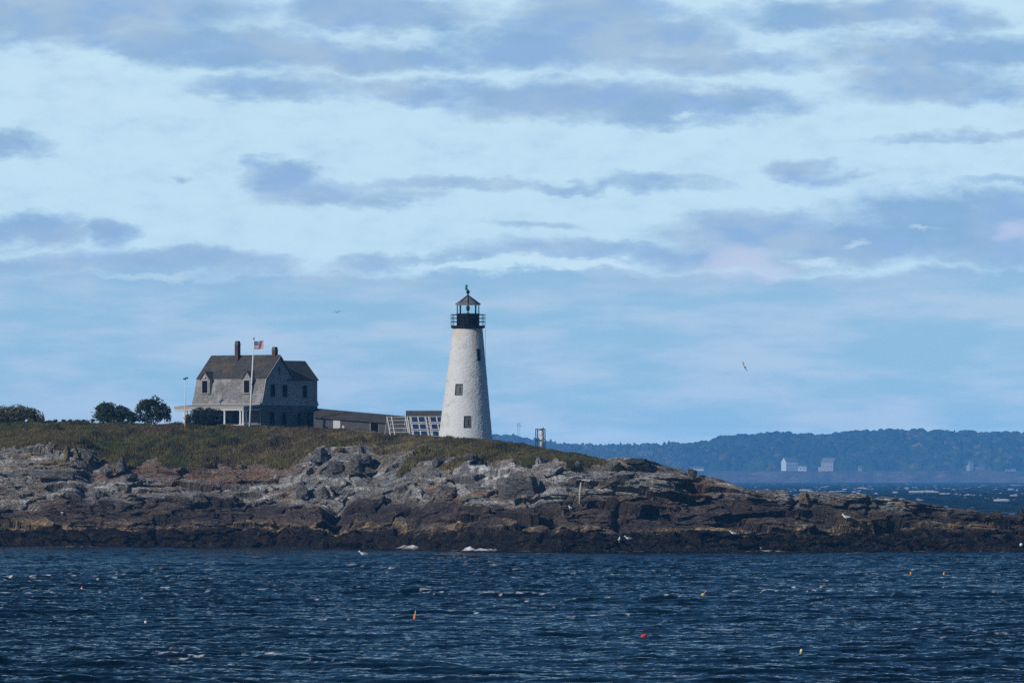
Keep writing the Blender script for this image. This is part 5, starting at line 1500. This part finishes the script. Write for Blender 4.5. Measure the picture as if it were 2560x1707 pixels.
def flyer(px, row, Yf, roll, pitch, rz, label, k=1.0, wingup=.2):
    root = gull(PX(px, row, Yf), rz, label, 'fly', k=k, group='gulls flying over the sea')
    root.rotation_euler = Euler((R(roll), R(pitch), rz), 'XYZ')
    for s_ in (-1, 1):
        m_ = MB()
        a_ = [(.12, .06, .07), (.13, .34, .07 + wingup * .30), (.02, .66, .07 + wingup * .18)]
        b2 = [(-.10, .06, .06), (-.05, .34, .06 + wingup * .28), (-.06, .66, .06 + wingup * .17)]
        A = [(x_ * k, s_ * y_ * k, z_ * k) for x_, y_, z_ in a_]; B = [(x_ * k, s_ * y_ * k, z_ * k) for x_, y_, z_ in b2]
        th_ = Vector((0, 0, -.018 * k))
        P_ = A + B; Q_ = [tuple(Vector(v_) + th_) for v_ in P_]
        m_.add(P_ + Q_, [(0, 1, 4, 3), (1, 2, 5, 4), (6, 9, 10, 7), (7, 10, 11, 8), (0, 6, 7, 1), (1, 7, 8, 2), (3, 4, 10, 9), (4, 5, 11, 10), (2, 8, 11, 5)])
        wo_ = m_.build('wing', M['gg'], root)
        m_ = MB(); a3, b3 = Vector(A[2]), Vector(B[2]); tip = Vector((-.14 * k, s_ * .86 * k, (.04 + wingup * .02) * k))
        m_.add([a3, b3, tip, a3 + th_, b3 + th_, tip + th_], [(0, 2, 1), (3, 4, 5), (0, 3, 5, 2), (1, 2, 5, 4), (0, 1, 4, 3)]); m_.build('wing_tip', M['gb'], root)
    return root


flyer(1861, 916, 700, 58, 10, R(150), 'gull banking steeply with one wing raised, over the sea right of the tower', .62)
flyer(843, 782, 760, -8, 0, R(60), 'gull gliding with bent dark wings between house and tower', .55, .9)
flyer(341, 925, 900, 10, 0, R(20), 'tiny white speck of a gull flying above the left trees', .32)
flyer(2335, 1004, 1400, 10, 0, R(100), 'tiny white gull far off low over the right wooded hill', .55)

# ------------------------------------------------------------------ lobster-pot buoys
def paint(n_, c): return pmat(n_, c, .4, .1)


PT = {'red': paint('buoy_red', (.55, .045, .025, 1)), 'orange': paint('buoy_orange', (.75, .20, .02, 1)), 'yellow': paint('buoy_yellow', (.80, .50, .02, 1)), 'white': paint('buoy_white', (.75, .72, .66, 1)), 'pink': paint('buoy_pink', (.75, .30, .25, 1)), 'dkred': paint('buoy_stick', (.20, .02, .03, 1))}


def buoy(px, row, body, band, k, tilt_x, tilt_y, label, stick=None):
    k *= .62
    root = empty('buoy', wat(px, row + 3) + Vector((0, 0, .10)), 0)
    root.rotation_euler = (R(tilt_x), R(tilt_y), 0)
    tag(root, label, 'buoy', 'pot buoys floating before the island')
    m_ = MB(); m_.lathe([(r_ * k, z_ * k) for r_, z_ in ((.015, -.20), (.08, -.17), (.105, -.10), (.115, -.02), (.11, .02))], 14); m_.build('hull', PT[body], root, True)
    m_ = MB(); m_.lathe([(r_ * k, z_ * k) for r_, z_ in ((.112, .021), (.105, .10), (.075, .17), (.02, .20))], 14); m_.build('top', PT[band], root, True)
    if stick:
        m_ = MB(); m_.tube([(0, 0, .15 * k), (0, 0, .46 * k)], [.026 * k, .022 * k], 6); m_.build('spindle', PT[stick], root)
    return root


buoy(205, 1471, 'white', 'red', 1.0, 10, 12, 'red-topped white buoy off the left rocks')
buoy(365, 1560, 'orange', 'white', 1.0, 5, -20, 'small white buoy with orange side, lower left')
buoy(1037, 1545, 'orange', 'orange', 1.15, 0, 6, 'orange and white buoy with upright white spindle near the middle', 'white')
buoy(1756, 1490, 'yellow', 'yellow', 1.35, 0, 38, 'yellow buoy leaning right with a pink spindle', 'pink')
buoy(1609, 1593, 'red', 'red', 1.2, 0, 62, 'red buoy lying over beside a breaking crest')
buoy(2053, 1469, 'white', 'orange', .95, 0, 55, 'pale buoy tipped right with an orange end, under the right rocks', 'orange')
buoy(2277, 1434, 'orange', 'yellow', .95, 5, 0, 'round orange buoy, left one of the pair off the right rocks')
buoy(2360, 1434, 'yellow', 'orange', 1.0, 5, 10, 'yellow-orange buoy, right one of the pair off the right rocks')
buoy(2003, 1632, 'yellow', 'white', .8, 0, 10, 'small cream buoy low down at the right, nearest the camera')
p = on_ground(2553, 1362)
m = MB(); ellipsoid(m, (0, 0, 0), (.16, .16, .16)); o_ = m.build('float', M['gw'], None, True); o_.location = PX(2553, 1361, p.y - .3)
tag(o_, 'round white float stranded on the weed at the right edge', 'float')

# ------------------------------------------------------------------ houses on the far shore
M['fhw'] = pmat('far_white_wall', (.72, .72, .70, 1), .8, .08); M['fhg'] = pmat('far_grey_wall', (.36, .33, .32, 1), .8, .1); M['fhr'] = pmat('far_roof', (.20, .19, .19, 1), .8, .1); M['fht'] = pmat('far_pale_roof', (.15, .145, .15, 1), .8, .1)
M['lawn'] = M['shore']


def far_house(px, row, Yh, wpx, hpx, rise, label, wm_, rm_, wins_=3, wing=None, tower=None, rz=0.0):
    s_ = Yh / FPX; w_, h_, r_ = wpx * s_, hpx * s_, rise * s_
    root = empty('shore_house', PX(px, row, Yh), R(rz)); d_ = 14.0
    tag(root, label, 'house', 'houses along the far shore')
    m_ = MB(); m_.box(-w_ / 2, w_ / 2, 0, d_, -4, h_); m_.prism([(0.02, h_ + .001), (d_ - .02, h_ + .001), (d_ / 2, h_ + r_ * .92)], 'x', -w_ / 2 + .01, w_ / 2 - .01); m_.build('wall', wm_, root)
    m_ = MB(); m_.prism([(-.5, h_ - .15), (d_ / 2, h_ + r_), (d_ + .5, h_ - .15), (d_ + .3, h_ - .15), (d_ / 2, h_ + r_ - .25), (-.3, h_ - .15)], 'x', -w_ / 2 - .4, w_ / 2 + .4); m_.build('roof', rm_, root)
    if wing:
        x0, x1, hh = wing
        m_ = MB(); m_.box(x0 * s_, x1 * s_, .6, d_ - .6, -4, hh * s_); m_.build('wing', wm_, root)
    if tower:
        x0, x1, hh = tower
        m_ = MB(); m_.box(x0 * s_, x1 * s_, -1.2, 3.0, -4, hh * s_); to_ = m_.build('tower', wm_, root)
        m_ = MB(); xm_ = (x0 + x1) / 2 * s_; ww_ = (x1 - x0) / 2 * s_ + .4
        m_.add([(xm_ - ww_, -1.6, hh * s_), (xm_ + ww_, -1.6, hh * s_), (xm_ + ww_, 3.4, hh * s_), (xm_ - ww_, 3.4, hh * s_), (xm_, .9, hh * s_ + 1.8)], [(0, 1, 2, 3), (0, 4, 1), (1, 4, 2), (2, 4, 3), (3, 4, 0)]); m_.build('tower_roof', rm_, to_)
    for k in range(wins_):
        x_ = -w_ / 2 + w_ * (k + .5) / wins_
        m_ = MB(); m_.box(x_ - .6, x_ + .6, -.08, -.004, h_ * .38, h_ * .38 + 1.6); m_.build('window', M['dark'], root)
    return root


far_house(1980, 1172, 12090, 34, 19, 10, 'largest white far-shore house, left one facing the water', M['fhw'], M['fht'], 4, wing=(16, 30, 9), rz=28)
far_house(2006, 1176, 12050, 20, 7, 3, 'low white outbuilding just right of the largest white far house', M['fhw'], M['fhw'], 2)
far_house(2068, 1175, 12080, 34, 20, 11, 'pinkish grey far house in the trees right of the white outbuilding', M['fhg'], M['fhr'], 3, wing=(-26, -16, 8), rz=-30)
far_house(2150, 1174, 12075, 8, 6, 4, 'tiny pale shed on the far shore lawn in the middle', M['fhg'], M['fhr'], 1)
far_house(2444, 1182, 12060, 40, 17, 5, 'long pale grey far house with a small square tower', M['fhg'], M['fht'], 5, tower=(-22, -12, 28), rz=20)
far_house(2519, 1181, 12060, 9, 6, 3, 'left one of two tiny white far cottages near the right edge', M['fhw'], M['fht'], 1)
far_house(2533, 1181, 12064, 12, 7, 4, 'right and wider one of two tiny white far cottages', M['fhw'], M['fht'], 2)
far_house(1742, 1183, 12070, 34, 12, 6, 'white far house half hidden behind the dark skyline block', M['fhw'], M['fht'], 3)
far_house(1612, 1141, 12560, 36, 6, 8, 'pale-roofed far house high in the left wood', M['fhg'], M['fht'], 2)
